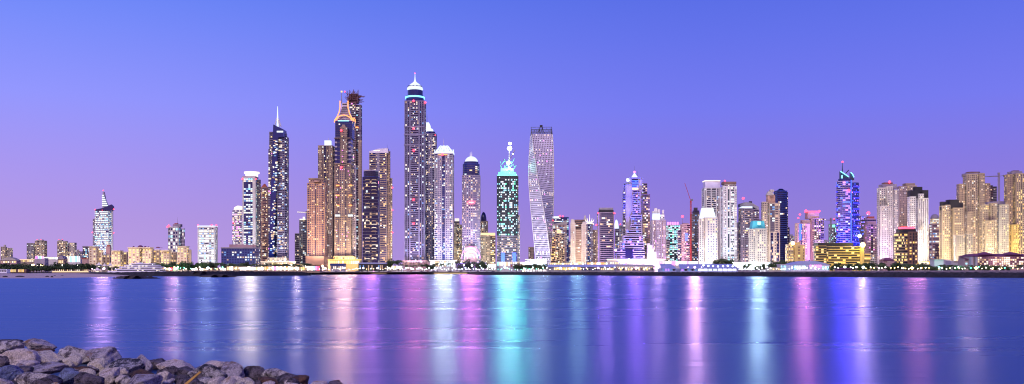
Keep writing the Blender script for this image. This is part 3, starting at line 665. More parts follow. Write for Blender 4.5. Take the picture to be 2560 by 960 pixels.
t = T('apartment_tower', 'pink tinted tower with a blue lit panel, directly left of the red crane', 1714, 1650, nwin=NW)
t.tier(1694, 1704, 575, st=S('mauve', 'b1', lit=.3), dd=5); t.tier(1702, 1726, 561, st=S('pink', 'p1 b1', lit=.25, cp=3, cols='p')); t.pb('blue_panel', 1713, 1720, 583, 602, 'blueL', -1, 2)
t.pb('roof_frame', 1706, 1722, 558, 562, 'pink', 3); t.spire(1706, 562, 541, 1, 'steel', name='antenna'); t.beacon(1706, 541, 2.2); t.done()
t = T('unfinished_tower', 'dark unfinished tower with a ragged top, right of the red crane', 1738, 1700, nwin=NW)
t.tier(1727, 1749, 535, st=S('darkgrey', 'b1 g.6 b1', lit=.18, cols='m', glass='black', slab='mauve')); t.tier(1731, 1748, 526, 536, st=S('black', 'b1', lit=0), dd=3); t.pb('roof_plant', 1734, 1744, 519, 527, 'black', 6); t.done()
def crane(label, xm, yb, yt, jib, m, D, cj=None, lights=None, r=.8):
    t = T('tower_crane', label, xm, D, cat='crane')
    mb = MB(); a = P(xm, yb, D); b = P(xm, yt, D); w = r*1.1
    for sx in (-1, 1):
        for sy in (-1, 1): mb.tube((a.x+sx*w, D+sy*w, a.z), (b.x+sx*w, D+sy*w, b.z), .3*r+.15, m, 4)
    n = int((b.z-a.z)/(3*w)); 
    for i in range(n):
        z = a.z+(b.z-a.z)*i/n; z2 = a.z+(b.z-a.z)*(i+1)/n; q = (-1)**i; mb.tube((a.x-q*w, D-w, z), (a.x+q*w, D-w, z2), .25, m, 4)
    t.part('mast', mb); mb = MB()
    p, q = P(*jib[0], D), P(*jib[1], D); up = Vector((0, 0, 1.2*r))
    mb.tube(p, q, .3*r+.15, m, 4); mb.tube(p+up, q+up*.3, .25*r+.12, m, 4); nn = 14
    for i in range(nn): 
        s0 = p.lerp(q, i/nn); s1 = p.lerp(q, (i+.5)/nn)+up*(1-i/nn); s2 = p.lerp(q, (i+1)/nn); mb.tube(s0, s1, .16, m, 4); mb.tube(s1, s2, .16, m, 4)
    t.part('jib', mb); mb = MB(); c = P(xm, yt, D); mb.box(c.x-1.6*r, c.x+1.6*r, D-1.6, D+1.6, c.z-3*r, c.z+.4, m); t.part('cab', mb)
    if cj: mb = MB(); mb.tube(P(xm, jib[0][1], D), P(*cj, D), .45, m, 4); c = P(*cj, D); mb.box(c.x-1.5, c.x+1.5, D-1, D+1, c.z-3, c.z+.5, 'darkgrey'); t.part('counterweight', mb)
    for x, y, mm, rr in lights or []: t.beacon(x, y, rr, mm, dd=0)
    t.done()
crane('red luffing crane with its boom steeply raised, beside the dark unfinished tower', 1727, 660, 503, ((1727, 503), (1712, 458)), 'craneRed', 1640, (1730, 498), None, .8)
crane('grey hammerhead crane at the far east, between the tallest cream towers', 2497, 560, 432, ((2496, 441), (2462, 441.5)), 'cranegrey', 1700, (2511, 438), None, 1.0)
crane('small lit crane with a short jib, between magenta block and blue neon tower', 2077, 600, 545, ((2077, 551), (2062, 550)), 'cranegrey', 1900, (2086, 549), [(2063, 549, 'wwhite', 1.2), (2085, 548, 'redL', 1.2)], .9)
crane('crane with a string of white lamps on its jib, above the grey green unfinished tower', 766, 600, 528, ((766, 531), (745, 530)), 'cranegrey', 1900, None, [(745+5*i, 530+i*.4, 'wwhite', 1.3) for i in range(5)], .8)
t = T('apartment_tower', 'dark striped tower with a pale grille head, left half of the tall white pair', 1778, 1750, nwin=NW)
t.tier(1755, 1801, 470, st=S('white', 'g.12 w.1 b.5 w.08 b.5 w.1 v.3 w.1', side='p1', lit=.12, fh=4, cp=3, cols='m', glass='navy2')); t.tier(1757, 1800, 453, 471, st=S('silver', 'v1', cp=2.6, ww=.6, lit=.0, glass='mauve', fh=14), dd=3)
t.pb('lit_edge', 1756, 1801, 450.5, 453, 'wwhite', 1); t.done()
t = T('apartment_tower', 'white tower with lit bays and a brown flat cap, right half of the tall pair', 1822, 1700, nwin=NW)
t.tier(1802, 1842, 466, st=S('white', 'p.5 w.2 g.3 w.15 s.6 w.15 p.25', side='p1', lit=.4, fh=4.6, cp=3, cols='c', glass='tealglass', fl=.1), rot=0); t.pb('flat_cap', 1803, 1841, 454, 460, 'brown', 4); t.tier(1806, 1840, 460, 467, st=S('pale', 'p1', lit=.2), dd=5)
t.beacon(1812, 452, 1.6, dd=4); t.done()
t = T('apartment_tower', 'cream tower with a glowing white trapezoid crown, in front of the tall pair', 1770, 1480, nwin=NW)
t.tier(1746, 1760, 546, st=S('pale', 'p1', lit=.1, cp=4, **{})); t.tier(1758, 1794, 544, st=S('pale', 'w.2 p1', lit=.25, cp=4.6, ww=.4, fh=4.4, cols='y', glass='navy'), dd=-3)
t.pb('glow_crown', 1747, 1790, 530, 545, 'crownglow', 2, taper=.82); t.pb('glow_crown', 1751, 1785, 520, 531, 'cool', 5, taper=.9); t.done()
t = T('apartment_tower', 'brown striped tower with a swooping dark arched roof and white lit eave', 1872, 1750, nwin=NW)
t.tier(1847, 1882, 521, st=S('mauve', 'p1 s2 p.5', lit=.25, fh=4, cols='w', glass='black')); t.tier(1880, 1898, 524, st=S('mauve', 'b1', lit=.2, glass='navy2'), dd=6)
t.pb('lit_eave', 1849, 1881, 516, 522, 'crownglow', 0, 20); t.poly('arched_roof', [(1850, 517), (1851, 509), (1865, 505), (1880, 507), (1897, 517), (1897, 525), (1884, 518)], 'grey', 18, 4)
t.spire(1858, 512, 499, .7, 'steel', name='antenna'); t.beacon(1858, 496, 2.4); t.pb('roof_plant', 1872, 1880, 503, 508, 'black', 8); t.done()
t = T('apartment_tower', 'cream tower with a teal lit glass roof box', 1894, 1500, nwin=NW)
t.tier(1870, 1888, 573, st=S('pale', 'p1', lit=.15, cp=4)); t.tier(1883, 1917, 572, st=S('pale', 'w.2 p1 w.1', lit=.3, cp=4.2, ww=.42, fh=4.4, cols='y', glass='navy2'), dd=-3)
t.pb('teal_roof', 1873, 1914, 552, 573, 'teal', 2, taper=.82); mb = MB(); mb.box(X(1894, 1498), X(1902, 1498), 1497, 1500, Z(562, 1498), Z(554, 1498), 'cyan'); t.part('roof_window', mb); t.done()
t = T('apartment_tower', 'cream tower with a peach gabled head bearing a small square window', 1926, 1620, nwin=NW)
t.tier(1903, 1920, 505, st=S('cream', 'p1', lit=.15, cp=3.4)); t.tier(1918, 1950, 508, 580, st=S('cream', 'g1 w.05 b.6 w.05 p.3', lit=.25, fh=4.4, cp=4, cols='m', glass='smoke'), dd=-2)
t.tier(1918, 1950, 580, st=S('cream', 'w.1 g.5 w.15 p.3 g.5 w.1', lit=.12, fh=5, glass='navy2'), dd=-2); t.pb('head', 1915, 1938, 487, 509, 'peach', 4, taper=.95); t.pb('sloped_hat', 1913, 1936, 478, 488, 'pale', 3, taper=.5); t.pb('lantern', 1923, 1935, 474, 480, 'pale', 6)
mb = MB(); mb.box(X(1926, 1621), X(1933, 1621), 1620.5, 1623, Z(494, 1621), Z(488, 1621), 'brown'); t.part('square_window', mb); t.done()
t = T('office_tower', 'smooth navy slab tower with a low peaked roof, behind the gabled tower', 1952, 1780, nwin=NW)
t.tier(1936, 1968, 477, st=S('bluefabric', 's1', side='b1', lit=.03, fh=4.2, wh=.7, glass='navy2')); t.pb('peaked_roof', 1937, 1966, 471, 478, 'navy2', 3, taper=.3); t.tier(1964, 1970, 480, st=S('lilac', 'b1', lit=.1), dd=3)
t.tier(1967, 1974, 568, st=S('darkgrey', 'b1', lit=.1), dd=8); t.done()
t = T('small_hotel', 'low orange lit hotel with a starry roof lamp, right of the navy slab', 1988, 1400, cat='hotel', nwin=60)
t.tier(1963, 1984, 611, st=S('beige', 'p1', lit=.5, cols='y', fh=4.6)); t.tier(1982, 2012, 613, st=S('goldwall', 'w.6 s.5 w.5 p.5', lit=.35, cols='y', fh=4.8, glass='brown'), dd=-3); t.pb('roof_edge', 1972, 2000, 606, 612, 'goldwall', 4); t.beacon(1982, 608, 3.0, 'lampY', dd=-2); t.done()
t = T('apartment_tower', 'pink and magenta pair of towers with red outlined roofs', 2025, 1600, nwin=NW)
t.tier(1988, 2026, 558, st=S('pink', 'p.4 g.3 p1 g.3', lit=.35, fh=4, cp=3.4, cols='p', glass='navy'), dr=.6); t.tier(2024, 2052, 546, st=S('pink', 'p.4 g.4 p.4 g.4', lit=.3, fh=4, cols='p', glass='black'), dd=8); t.tier(2050, 2060, 545, st=S('beige', 'b1', lit=.4), dd=14)
t.tier(2001, 2025, 550, 559, st=S('pink', 'w1'), dd=4); t.pb('roof_storey', 2012, 2048, 530, 547, 'pink', 10, taper=.94); t.pb('red_roof_edge', 2012, 2047, 527.5, 530, 'redL', 9)
t.beacon(2015, 527, 2.2); t.beacon(2048, 528, 2.0); t.beacon(2000, 536, 1.8); t.beacon(1996, 545, 1.4)
mb = MB(); mb.box(X(2019, 1597), X(2024, 1597), 1596, 1599, Z(650, 1597), Z(560, 1597), 'violet'); t.part('violet_strip', mb); mb = MB(); mb.box(X(1999, 1597), X(2003, 1597), 1596, 1599, Z(600, 1597), Z(560, 1597), 'blueL'); t.part('violet_strip', mb)
t.tier(2035, 2060, 600, st=S('lilac', 'p1', lit=.3, cp=4), dd=-10); t.done()
t = T('yellow_hotel', 'long low hotel glowing yellow under a dark roof, in front of the blue neon tower', 2100, 1250, cat='hotel', nwin=100)
t.tier(2035, 2066, 614, st=S('goldwall', 'b1', lit=.25, fh=3.6, cp=4, cols='y', glass='black', slab='goldwall'), dr=.5); t.tier(2064, 2150, 616, st=S('goldwall', 'b1', lit=.28, fh=3.6, cp=4, cols='y', glass='black', slab='goldwall'), dr=.25, dd=-2)
t.tier(2148, 2160, 618, st=S('goldwall', 'w1'), dd=-4); t.tier(2156, 2176, 634, st=S('goldwall', 's1', lit=.3, cols='y', fh=4, glass='black'), dd=6); t.pb('dark_roof', 2034, 2133, 607, 615, 'black', 4, 20); t.beacon(2157, 612, 3.4, 'lampY', dd=-4); t.done()
t = T('unfinished_tower', 'narrow grey tower with a green work light, left of the blue neon tower', 2081, 1850, nwin=NW)
t.tier(2072, 2091, 560, st=S('grey', 'p1 b1', lit=.3, cols='g')); t.pb('green_light', 2080, 2088, 562, 568, 'greenL', -1, 3); t.done()
# --- blue neon tower
t = T('neon_tower', 'round tower ringed with blue neon, topped by glass blades and a tall mast', 2119, 1600, nwin=100)
st = S('mauve', 's1', lit=.3, fh=3.8, cp=4, wh=.6, cols='v', glass='navy')
t.tier(2091, 2130, 452, st=st, fp='round', dr=1.0); t.tier(2116, 2147, 456, st=S('bluefabric', 'g.6 s.7', lit=.16, cols='v', glass='navy', fh=4), fp='bow', dr=.9, dd=4)
mb = MB()
for k in range(14):
    y = 466+k*14.0; c = P(2110, y, 1616); r = 20.2*1616/F; pts = [(c.x+r*math.cos(a), c.y+r*math.sin(a), c.z) for a in [math.radians(185+12*i) for i in range(9)]]
    for a, b in zip(pts[:-1], pts[1:]): mb.tube(a, b, 1.0, 'neonB', 4)
    a = P(2134, y, 1602); b = P(2149, y+.5, 1604); mb.tube(a, b, 1.0, 'neonB', 4)
tag(t.part('neon_rings', mb), kind='stuff')
mb = MB(); mb.tube(P(2128, 450, 1598), P(2128, 640, 1598), .7, 'blueL', 4); t.part('neon_line', mb)
t.pb('crown_drum', 2095, 2128, 446, 453, 'navy', 4, fp='round', dep=22)
t.poly('glass_blade', [(2101, 447), (2101, 428), (2112, 436), (2122, 443), (2122, 452), (2101, 452)], 'tealglass', 6, 10); t.poly('glass_blade', [(2126, 452), (2127, 431), (2133, 440), (2136, 450)], 'tealglass', 6, 10)
neon([(2101, 428), (2112, 435), (2122, 442)], 1606, 'neonC', .9); neon([(2127, 431), (2132, 436), (2135, 443)], 1606, 'neonC', .9)
neon([(2114, 434), (2122, 425)], 1612, 'black', .8, 'strut'); neon([(2105, 446), (2105, 438)], 1606, 'cyan', 1.0)
t.spire(2106, 430, 406, 3, 'tealglass', dd=14, name='mast'); t.beacon(2106.3, 404.5, 1.6, dd=14); t.beacon(2122, 476, 2.6, dd=-3); t.beacon(2149, 590, 3.0, 'lampC', dd=0); t.done()
t = T('apartment_tower', 'slim violet lit tower half hidden by the blue neon tower', 2156, 1800, nwin=NW)
t.tier(2148, 2163, 540, st=S('mauve', 'b1', lit=.4, cols='v')); t.done()
t = T('apartment_tower', 'pinkish tower with a navy strip and a red lamp on its roof frame', 2176, 1650, nwin=NW)
t.tier(2160, 2192, 560, st=S('pink', 'p1 g.6 p1', lit=.2, cp=3.2, fh=4, cols='p', glass='navy2')); t.tier(2162, 2190, 546, 561, st=S('pink', 's1', lit=.2, fh=5), dd=3); t.pb('roof_frame', 2166, 2186, 541, 547, 'rust', 6); t.beacon(2171, 533, 3.0); t.spire(2171, 546, 536, .8, 'steel', name='antenna')
t.tier(2172, 2190, 636, st=S('pale', 'p1', lit=.4), dd=-60); t.done()
# --- beach residence cluster (cream towers with dark caps)
jb = lambda wall='pale', lay='p1', lit=.17, cols='w', **k: S(wall, lay, side='p1', lit=lit, cols=cols, glass='navy2', **{**JB, **k})
t = T('residence_tower', 'tall violet tinted cream residence tower with a red roof lamp, west end of the cluster', 2218, 1500, nwin=NW)
t.tier(2192, 2214, 470, st=jb(lay='w.1 p1')); t.tier(2212, 2232, 466, st=jb(lay='w.15 p1 w.15'), dd=-4); t.tier(2230, 2246, 474, st=jb('pale'), dd=2)
t.pb('roof_storey', 2196, 2242, 460, 472, 'mauve', 6); t.pb('roof_storey', 2204, 2232, 456, 461, 'brown', 9); t.tier(2196, 2222, 515, st=jb(lay='w.1 p1 w.1'), dd=-8); t.beacon(2224, 455, 2.2, dd=5); t.done()
t = T('residence_tower', 'beige residence tower with flat top, wedged behind two brighter ones', 2266, 1650, nwin=NW)
t.tier(2243, 2268, 466, st=jb('tan')); t.tier(2262, 2292, 464, st=jb('beige'), dd=4); t.pb('roof_storey', 2256, 2288, 458, 466, 'tan', 8); t.done()
t = T('residence_tower', 'bright white residence tower under a black stepped cap', 2296, 1450, nwin=NW)
t.tier(2268, 2290, 492, st=jb('white', lay='w.1 p1 w.1'), dd=-4); t.tier(2288, 2321, 496, st=jb('white', lay='p1', lit=0.12), dd=0)
t.pb('black_cap', 2268, 2300, 476, 494, 'black', 1); t.pb('black_cap', 2282, 2306, 467, 480, 'black', 4); t.pb('black_cap', 2300, 2321, 475, 497, 'black', 3); t.tier(2292, 2310, 484, 498, st=jb('white', lit=0.35), dd=-2); t.tier(2292, 2306, 576, st=jb('white'), dd=-12); t.done()
t = T('round_hotel', 'brown curved tower with glowing amber balconies and a red rim, before the white tower', 2265, 1250, cat='hotel', nwin=100)
t.tier(2236, 2268, 582, st=S('brown', 'b1', lit=.4, fh=4.2, cp=4, cols='y', glass='black', slab='tan'), fp='bow', dr=.8); t.tier(2264, 2294, 580, st=S('brown', 'p1 g.6 p.8', lit=.42, fh=4.2, cp=4, cols='y', glass='black'), dd=3)
t.pb('dark_cap', 2240, 2290, 572, 582, 'black', 4, fp='oct'); t.pb('red_rim', 2247, 2286, 567, 572, 'redL', 6, 18, fp='oct'); t.done()
t = T('white_block', 'whitish tower with a shell shaped roof in the gap between cream towers', 2337, 1750, cat='building', nwin=NW)
t.tier(2323, 2351, 560, st=S('pink', 's1', lit=.5, fh=5, cols='m', fl=.2, glass='smoke')); t.tier(2325, 2350, 545, 561, st=S('pale', 's1', lit=.8), dd=3); t.dome(2337, 20, 546, 535, 'mauve'); t.tier(2338, 2350, 610, st=S('brown', 'b1', lit=.1), dd=-20); t.done()
t = T('residence_tower', 'yellow lit cream residence tower with a black cap, above the white beach kiosk', 2380, 1450, nwin=NW)
t.tier(2349, 2376, 515, st=jb('beige', lay='p1', lit=0.18, cols='y'), dd=-3); t.tier(2374, 2408, 520, st=jb('beige', lay='w.1 p1', lit=0.18, cols='y'))
t.pb('black_cap', 2349, 2368, 504, 526, 'black', -1); t.pb('black_cap', 2364, 2398, 499, 522, 'black', 1); t.pb('black_cap', 2394, 2408, 506, 524, 'black', 3); t.tier(2360, 2376, 512, 530, st=jb('beige', lit=0.35), dd=-5); t.done()
t = T('residence_tower', 'tallest cream residence tower with stepped shoulders and a domed roof storey', 2432, 1600, nwin=NW)
t.tier(2391, 2412, 460, st=jb('tan', lit=0.18)); t.tier(2408, 2444, 436, st=jb('beige', lay='w.1 p1 b.4 p1', lit=0.21), dd=-4); t.tier(2442, 2462, 434, st=jb('beige', lay='p1', lit=0.24), dd=0); t.tier(2458, 2476, 458, st=jb('tan', lit=0.18), dd=4)
t.pb('roof_storey', 2404, 2460, 432, 440, 'mauve', 5, fp='oct'); t.pb('roof_storey', 2414, 2450, 429, 433, 'brown', 8, fp='oct'); t.tier(2412, 2432, 530, st=jb('beige', lit=0.30), dd=-10); t.done()
t = T('residence_wing', 'low cream wing in front of the tallest residence tower', 2410, 1380, cat='building', nwin=NW)
t.tier(2384, 2412, 588, st=jb('pale', lay='w.2 p1', lit=0.18, cols='y')); t.tier(2410, 2432, 585, st=jb('pale', lay='p1', lit=0.22, cols='y'), dd=2); t.done()
t = T('unfinished_tower', 'dark skeleton of a building beside the grey hammerhead crane', 2484, 1800, nwin=30)
t.tier(2474, 2482, 463, st=S('darkgrey', 'b1', lit=.03, glass='black', slab='steel')); t.tier(2481, 2492, 466, st=S('darkgrey', 'b1', lit=.03, glass='black', slab='mauve'), dd=5); t.done()
t = T('residence_tower', 'cream residence tower with a curved grey head, before the crane', 2488, 1450, nwin=NW)
t.tier(2449, 2472, 512, st=jb('beige', lay='p1', lit=0.30, cols='y')); t.tier(2470, 2492, 508, st=jb('beige', lay='w.3 b.4 p1', lit=0.30), dd=-3); t.tier(2490, 2522, 512, st=jb('pale', lay='p1', lit=0.21, cols='y'), dd=2)
t.pb('grey_head', 2462, 2484, 505, 514, 'mauve', 2); t.pb('grey_head', 2474, 2512, 503, 510, 'mauve', 6, fp='round'); t.tier(2456, 2488, 552, st=jb('beige', lay='p1', lit=0.33), dd=-8); t.done()
t = T('residence_tower', 'golden lit cream residence tower at the east edge of the photo', 2535, 1500, nwin=NW)
t.tier(2510, 2532, 436, st=jb('tan', lay='w.3 p1', lit=0.22, cols='y')); t.tier(2530, 2566, 434, st=jb('beige', lay='p1 v.4 p1', lit=0.33, cols='y'), dd=-4); t.pb('roof_storey', 2518, 2556, 428, 437, 'mauve', 4); t.pb('roof_storey', 2528, 2548, 426, 430, 'brown', 8)
t.tier(2523, 2548, 562, st=jb('goldwall', lit=0.30, cols='y'), dd=-10); t.tier(2545, 2575, 500, st=jb('beige', lit=0.30, cols='y'), dd=3); t.done()

for x0, x1, y, w_, lab in ((1411, 1427, 604, 'mauve', 'small far block between blue slab and ribbed cream tower'), (1484, 1496, 588, 'tan', 'small far block left of the violet cornered slab'), (1553, 1562, 596, 'mauve', 'small far block just left of the stepped hotel'), (1619, 1632, 566, 'lilac', 'small far block between stepped hotel and castle crowned tower'),
  (1661, 1669, 590, 'tan', 'narrow far block between castle crowned and green glass towers'), (1840, 1850, 560, 'mauve', 'narrow far block between white tower and swoop roofed tower'), (1896, 1906, 552, 'tan', 'narrow far block between swoop roofed and gabled towers'), (1971, 1986, 590, 'mauve', 'small far block above the low orange hotel'), (2058, 2073, 604, 'lilac', 'small far block right of the magenta pair'), (2244, 2262, 540, 'tan', 'far block behind the brown round tower'), (2318, 2328, 575, 'beige', 'narrow far block right of the white residence tower')):
    t = T('apartment_block', lab, (x0+x1)/2, 2250, cat='building', nwin=30); t.tier(x0, x1, y, st=S(w_, 'p1 b.7', lit=.4, cp=3.6)); t.pb('roof_room', x0+2, x1-4, y-4, y+1, 'grey', 4); t.done()
for _t in []: pass
# ================================================================== GROUND, WATER, SHORE
def vnoise(p, s, o=4): return noise.fractal(Vector(p)*s, 1.0, 2.0, o)
mat('riprap', (.016, .016, .026), rough=.9, var=.6, scale=.35, bump=1.0, bscale=.5)
mat('quay', (.13, .11, .17), rough=.8, var=.3, scale=.2); mat('sand', (.46, .38, .36), rough=.9, var=.15, scale=.05, bump=.3)
mat('landm', (.10, .09, .09), rough=.9, var=.4, scale=.02); mat('mudstone', (.035, .03, .035), rough=.95, var=.5, scale=.8, bump=.8, bscale=2)
mat('leaf', (.035, .065, .025), rough=.8, var=.5, scale=.3); mat('leaf2', (.06, .10, .035), rough=.8, var=.5, scale=.3); mat('palmleaf', (.07, .11, .04), rough=.7, var=.4, scale=.3); mat('bark', (.12, .08, .06), rough=.9)
mat('hull', (.66, .68, .82), rough=.25, var=.03); mat('glassdark', (.01, .01, .03), rough=.1, var=.1); mat('carwhite', (.6, .6, .66), rough=.3, var=.1); mat('cardark', (.08, .09, .16), rough=.3, var=.2); mat('rubber', (.02, .02, .02), rough=.9)
# shoreline: (px, distance)
SH = [(-900, 620), (-200, 860), (60, 900), (240, 905), (420, 900), (600, 860), (780, 1060), (1170, 1140), (1215, 1010), (1500, 900), (1800, 790), (2100, 700), (2600, 622), (3600, 560)]
def shore(px):
    return float(np.interp(px, [a for a, b in SH], [b for a, b in SH]))
mb = MB(); pxs = np.linspace(-900, 3600, 140); rows = []
for k, fr in enumerate((0, .02, .3, 1)):
    for p in pxs:
        d0 = shore(p)+6; d = d0+(9000-d0)*fr; rows.append((X(p, d), d, GZ-.15 if k == 0 else GZ))
n = len(pxs); mb.add(rows, [(r*n+i, r*n+i+1, (r+1)*n+i+1, (r+1)*n+i) for r in range(3) for i in range(n-1)], 'landm')
tag(mb.build('ground'), kind='structure')
def ridge(name, path, w, h, label, cat, m='riprap', jit=1.0, step=1.3, cross=9, flat=0, kind='stuff'):
    """a bank of loose rock following path [(px, dist)], w wide, h high; path is its front foot"""
    pts = [np.array([X(a, d), d]) for a, d in path]; L = []
    for a, b in zip(pts[:-1], pts[1:]):
        k = max(2, int(np.linalg.norm(b-a)/step)); L += [a+(b-a)*i/k for i in range(k)]
    L.append(pts[-1]); L = np.array(L); N = len(L); tg = np.gradient(L, axis=0); tg /= np.linalg.norm(tg, axis=1)[:, None]
    nn = np.stack([-tg[:, 1], tg[:, 0]], 1); nn *= np.where(nn[:, 1:2] < 0, -1, 1)
    hs = h if hasattr(h, '__len__') else [h, h]; hh = np.interp(np.linspace(0, 1, N), np.linspace(0, 1, len(hs)), hs)
    V = []
    for i in range(N):
        e = min(1, i*step/6, (N-1-i)*step/6) if kind == 'stuff' else 1
        for j in range(cross):
            s = j/(cross-1); prof = min(1, s*2.6, (1-s)*(2.6 if not flat else 50)); z = hh[i]*prof*(.2+.8*e)-.8*(1-prof)
            q = L[i]+nn[i]*w*s
            r = vnoise((q[0], q[1], 0), .45, 3)*jit*prof+RS.uniform(-.35, .35)*jit*(.3+.7*prof if prof > .05 else 0)
            V.append((q[0]+RS.uniform(-.3, .3)*jit, q[1]+RS.uniform(-.3, .3)*jit, z+r*.8))
    mb = MB(); mb.add(V, [(i*cross+j, (i+1)*cross+j, (i+1)*cross+j+1, i*cross+j+1) for i in range(N-1) for j in range(cross-1)], m)
    o = mb.build(name); tag(o, label, cat, kind=kind); return o
ridge('rock_breakwater', [(1165, 1120), (1190, 1010), (1350, 950), (1700, 825), (2100, 690), (2560, 610), (3100, 570)], 16, [3.0, 3.0, 3.3, 3.5, 3.6], 'long dark rock breakwater along the water, from the blue white lamp to the east edge', 'breakwater', jit=.8)
ridge('rock_breakwater', [(180, 850), (330, 800), (500, 770), (700, 860), (782, 880)], 12, [2.4, 3.4, 4.2, 4.2, 3.5], 'dark rock breakwater in front of the yacht and beach restaurants', 'breakwater', jit=.8)
ridge('rock_islet', [(268, 548), (330, 535), (410, 560)], 9, [1.4, 1.9, 1.2], 'low black rock islet lying off the yacht', 'islet', jit=.6, m='mudstone')
ridge('rock_islet', [(488, 700), (550, 660), (602, 700)], 9, [1.3, 2.0, 1.0], 'low black rock spit right of the islet off the yacht', 'islet', jit=.6, m='mudstone')
# seawall in the middle
mb = MB()
for a, b in ((780, 980), (980, 1172)):
    p = [(X(a, 1150), 1150), (X(b, 1150), 1150), (X(b, 1150), 1175), (X(a, 1150), 1175)]; mb.prism(p, -2, 3.0, 'navy2' if False else 'darkgrey')
    mb.box(X(a, 1149), X(b, 1149), 1148.6, 1149.6, 2.5, 3.1, 'quay')
tag(mb.build('seawall'), 'straight dark seawall in the middle between the two rock breakwaters', 'seawall')
for i, (x0, x1, m, lab) in enumerate(((929, 966, 'dim', 'short glowing slot of light in the seawall'), (1085, 1168, 'warm', 'long peach glowing slot of light in the seawall'))):
    mb = MB(); mb.box(X(x0, 1148), X(x1, 1148), 1147.2, 1148.2, Z(683.8, 1148), Z(682.2, 1148), m); tag(mb.build('wall_light'), lab, 'light')
# raised quay at the east
mb = MB(); P0 = [(X(1905, 775), 775), (X(2300, 690), 690), (X(2700, 640), 640), (X(2700, 668), 668), (X(2300, 716), 716), (X(1905, 800), 800)]
mb.prism(P0, 1, [3.9, 4.9, 5.2, 5.2, 4.9, 3.9], 'quay'); tag(mb.build('promenade'), kind='structure')
# beach
mb = MB(); xs = np.linspace(-500, 330, 70); rw = []
for k in range(14):
    for p in xs:
        t_ = k/13; d0 = 548+ (0 if p < 150 else (p-150)*1.2); d = d0+(950-d0)*t_; x = X(p, d); rw.append((x, d, -.35+2.6*min(1, t_*1.4)+.15*vnoise((x, d, 0), .05)))
mb.add(rw, [(r*70+i, r*70+i+1, (r+1)*70+i+1, (r+1)*70+i) for r in range(13) for i in range(69)], 'sand'); o = mb.build('beach', smooth=True); tag(o, kind='structure')
for i, (x, d, w) in enumerate(((50, 640, 7), (13, 630, 4), (118, 640, 3), (130, 625, 2), (137, 690, 3), (155, 700, 4))):
    mb = MB(); c = (X(x, d), d, .6); mb.lathe(c, [(w*.5, -.5), (w*.45, .2), (w*.25, .6), (0, .75)], 'mudstone', 9); o = mb.build('beach_rock', smooth=False)
    o.scale = (1, .5, 1); o.location = (0, d*.5, 0)
    tag(o, ['widest dark rock patch on the sandy beach', 'small dark rock patch at the west end of the beach', 'small dark rock beside the middle of the beach edge', 'tiny dark rock nearest the water in the middle of the beach', 'small dark rock high on the sand near the trees', 'dark rock high on the sand toward the breakwater'][i], 'rock', 'dark rocks on the beach')
# water
m, n, l = _new('water_surface')
for x in list(n): n.remove(x)
out = n.new('ShaderNodeOutputMaterial'); mix = n.new('ShaderNodeMixShader'); dif = n.new('ShaderNodeBsdfDiffuse'); gl = n.new('ShaderNodeBsdfGlossy')
geo = n.new('ShaderNodeNewGeometry'); mp = n.new('ShaderNodeMapping'); mp.inputs['Scale'].default_value = (.05, .42, 1)
nz = n.new('ShaderNodeTexNoise'); nz.inputs['Scale'].default_value = 1.0; nz.inputs['Detail'].default_value = 7; nz.inputs['Roughness'].default_value = .6
mp2 = n.new('ShaderNodeMapping'); mp2.inputs['Scale'].default_value = (.006, .035, 1); nz2 = n.new('ShaderNodeTexNoise'); nz2.inputs['Scale'].default_value = 1.; nz2.inputs['Detail'].default_value = 3
l.new(geo.outputs['Position'], mp.inputs['Vector']); l.new(mp.outputs[0], nz.inputs['Vector']); l.new(geo.outputs['Position'], mp2.inputs['Vector']); l.new(mp2.outputs[0], nz2.inputs['Vector'])
bp = n.new('ShaderNodeBump'); bp.inputs['Strength'].default_value = WB; bp.inputs['Distance'].default_value = WD; l.new(nz.outputs['Fac'], bp.inputs['Height']); bpb = n.new('ShaderNodeBump'); bpb.inputs['Strength'].default_value = 1.; bpb.inputs['Distance'].default_value = WS; l.new(nz2.outputs['Fac'], bpb.inputs['Height']); l.new(bpb.outputs['Normal'], bp.inputs['Normal'])
gl.distribution = 'GGX'; gl.inputs['Color'].default_value = (*WGL, 1)
mr = n.new('ShaderNodeMapRange'); mr.inputs[1].default_value = .3; mr.inputs[2].default_value = .7; mr.inputs[3].default_value = WR-.035; mr.inputs[4].default_value = WR+.035
nz3 = n.new('ShaderNodeTexNoise'); nz3.inputs['Scale'].default_value = 1.; nz3.inputs['Detail'].default_value = 6; nz3.inputs['Roughness'].default_value = .62; mp3 = n.new('ShaderNodeMapping'); mp3.inputs['Scale'].default_value = (.035, .30, 1); l.new(geo.outputs['Position'], mp3.inputs['Vector']); l.new(mp3.outputs[0], nz3.inputs['Vector'])
av = n.new('ShaderNodeMath'); av.operation = 'ADD'; l.new(nz2.outputs['Fac'], av.inputs[0]); l.new(nz3.outputs['Fac'], av.inputs[1]); hf = n.new('ShaderNodeMath'); hf.operation = 'MULTIPLY'; hf.inputs[1].default_value = .5; l.new(av.outputs[0], hf.inputs[0])
mr.inputs[1].default_value = .36; mr.inputs[2].default_value = .64; mr.inputs[3].default_value = WR-WV; mr.inputs[4].default_value = WR+WV; l.new(hf.outputs[0], mr.inputs[0]); l.new(mr.outputs[0], gl.inputs['Roughness'])
l.new(bp.outputs['Normal'], gl.inputs['Normal']); dif.inputs['Color'].default_value = (*WDIF, 1)
lw = n.new('ShaderNodeFresnel'); lw.inputs['IOR'].default_value = 1.33
mr2 = n.new('ShaderNodeMapRange'); mr2.inputs[1].default_value = 0; mr2.inputs[2].default_value = 1; mr2.inputs[3].default_value = WF[0]; mr2.inputs[4].default_value = WF[1]
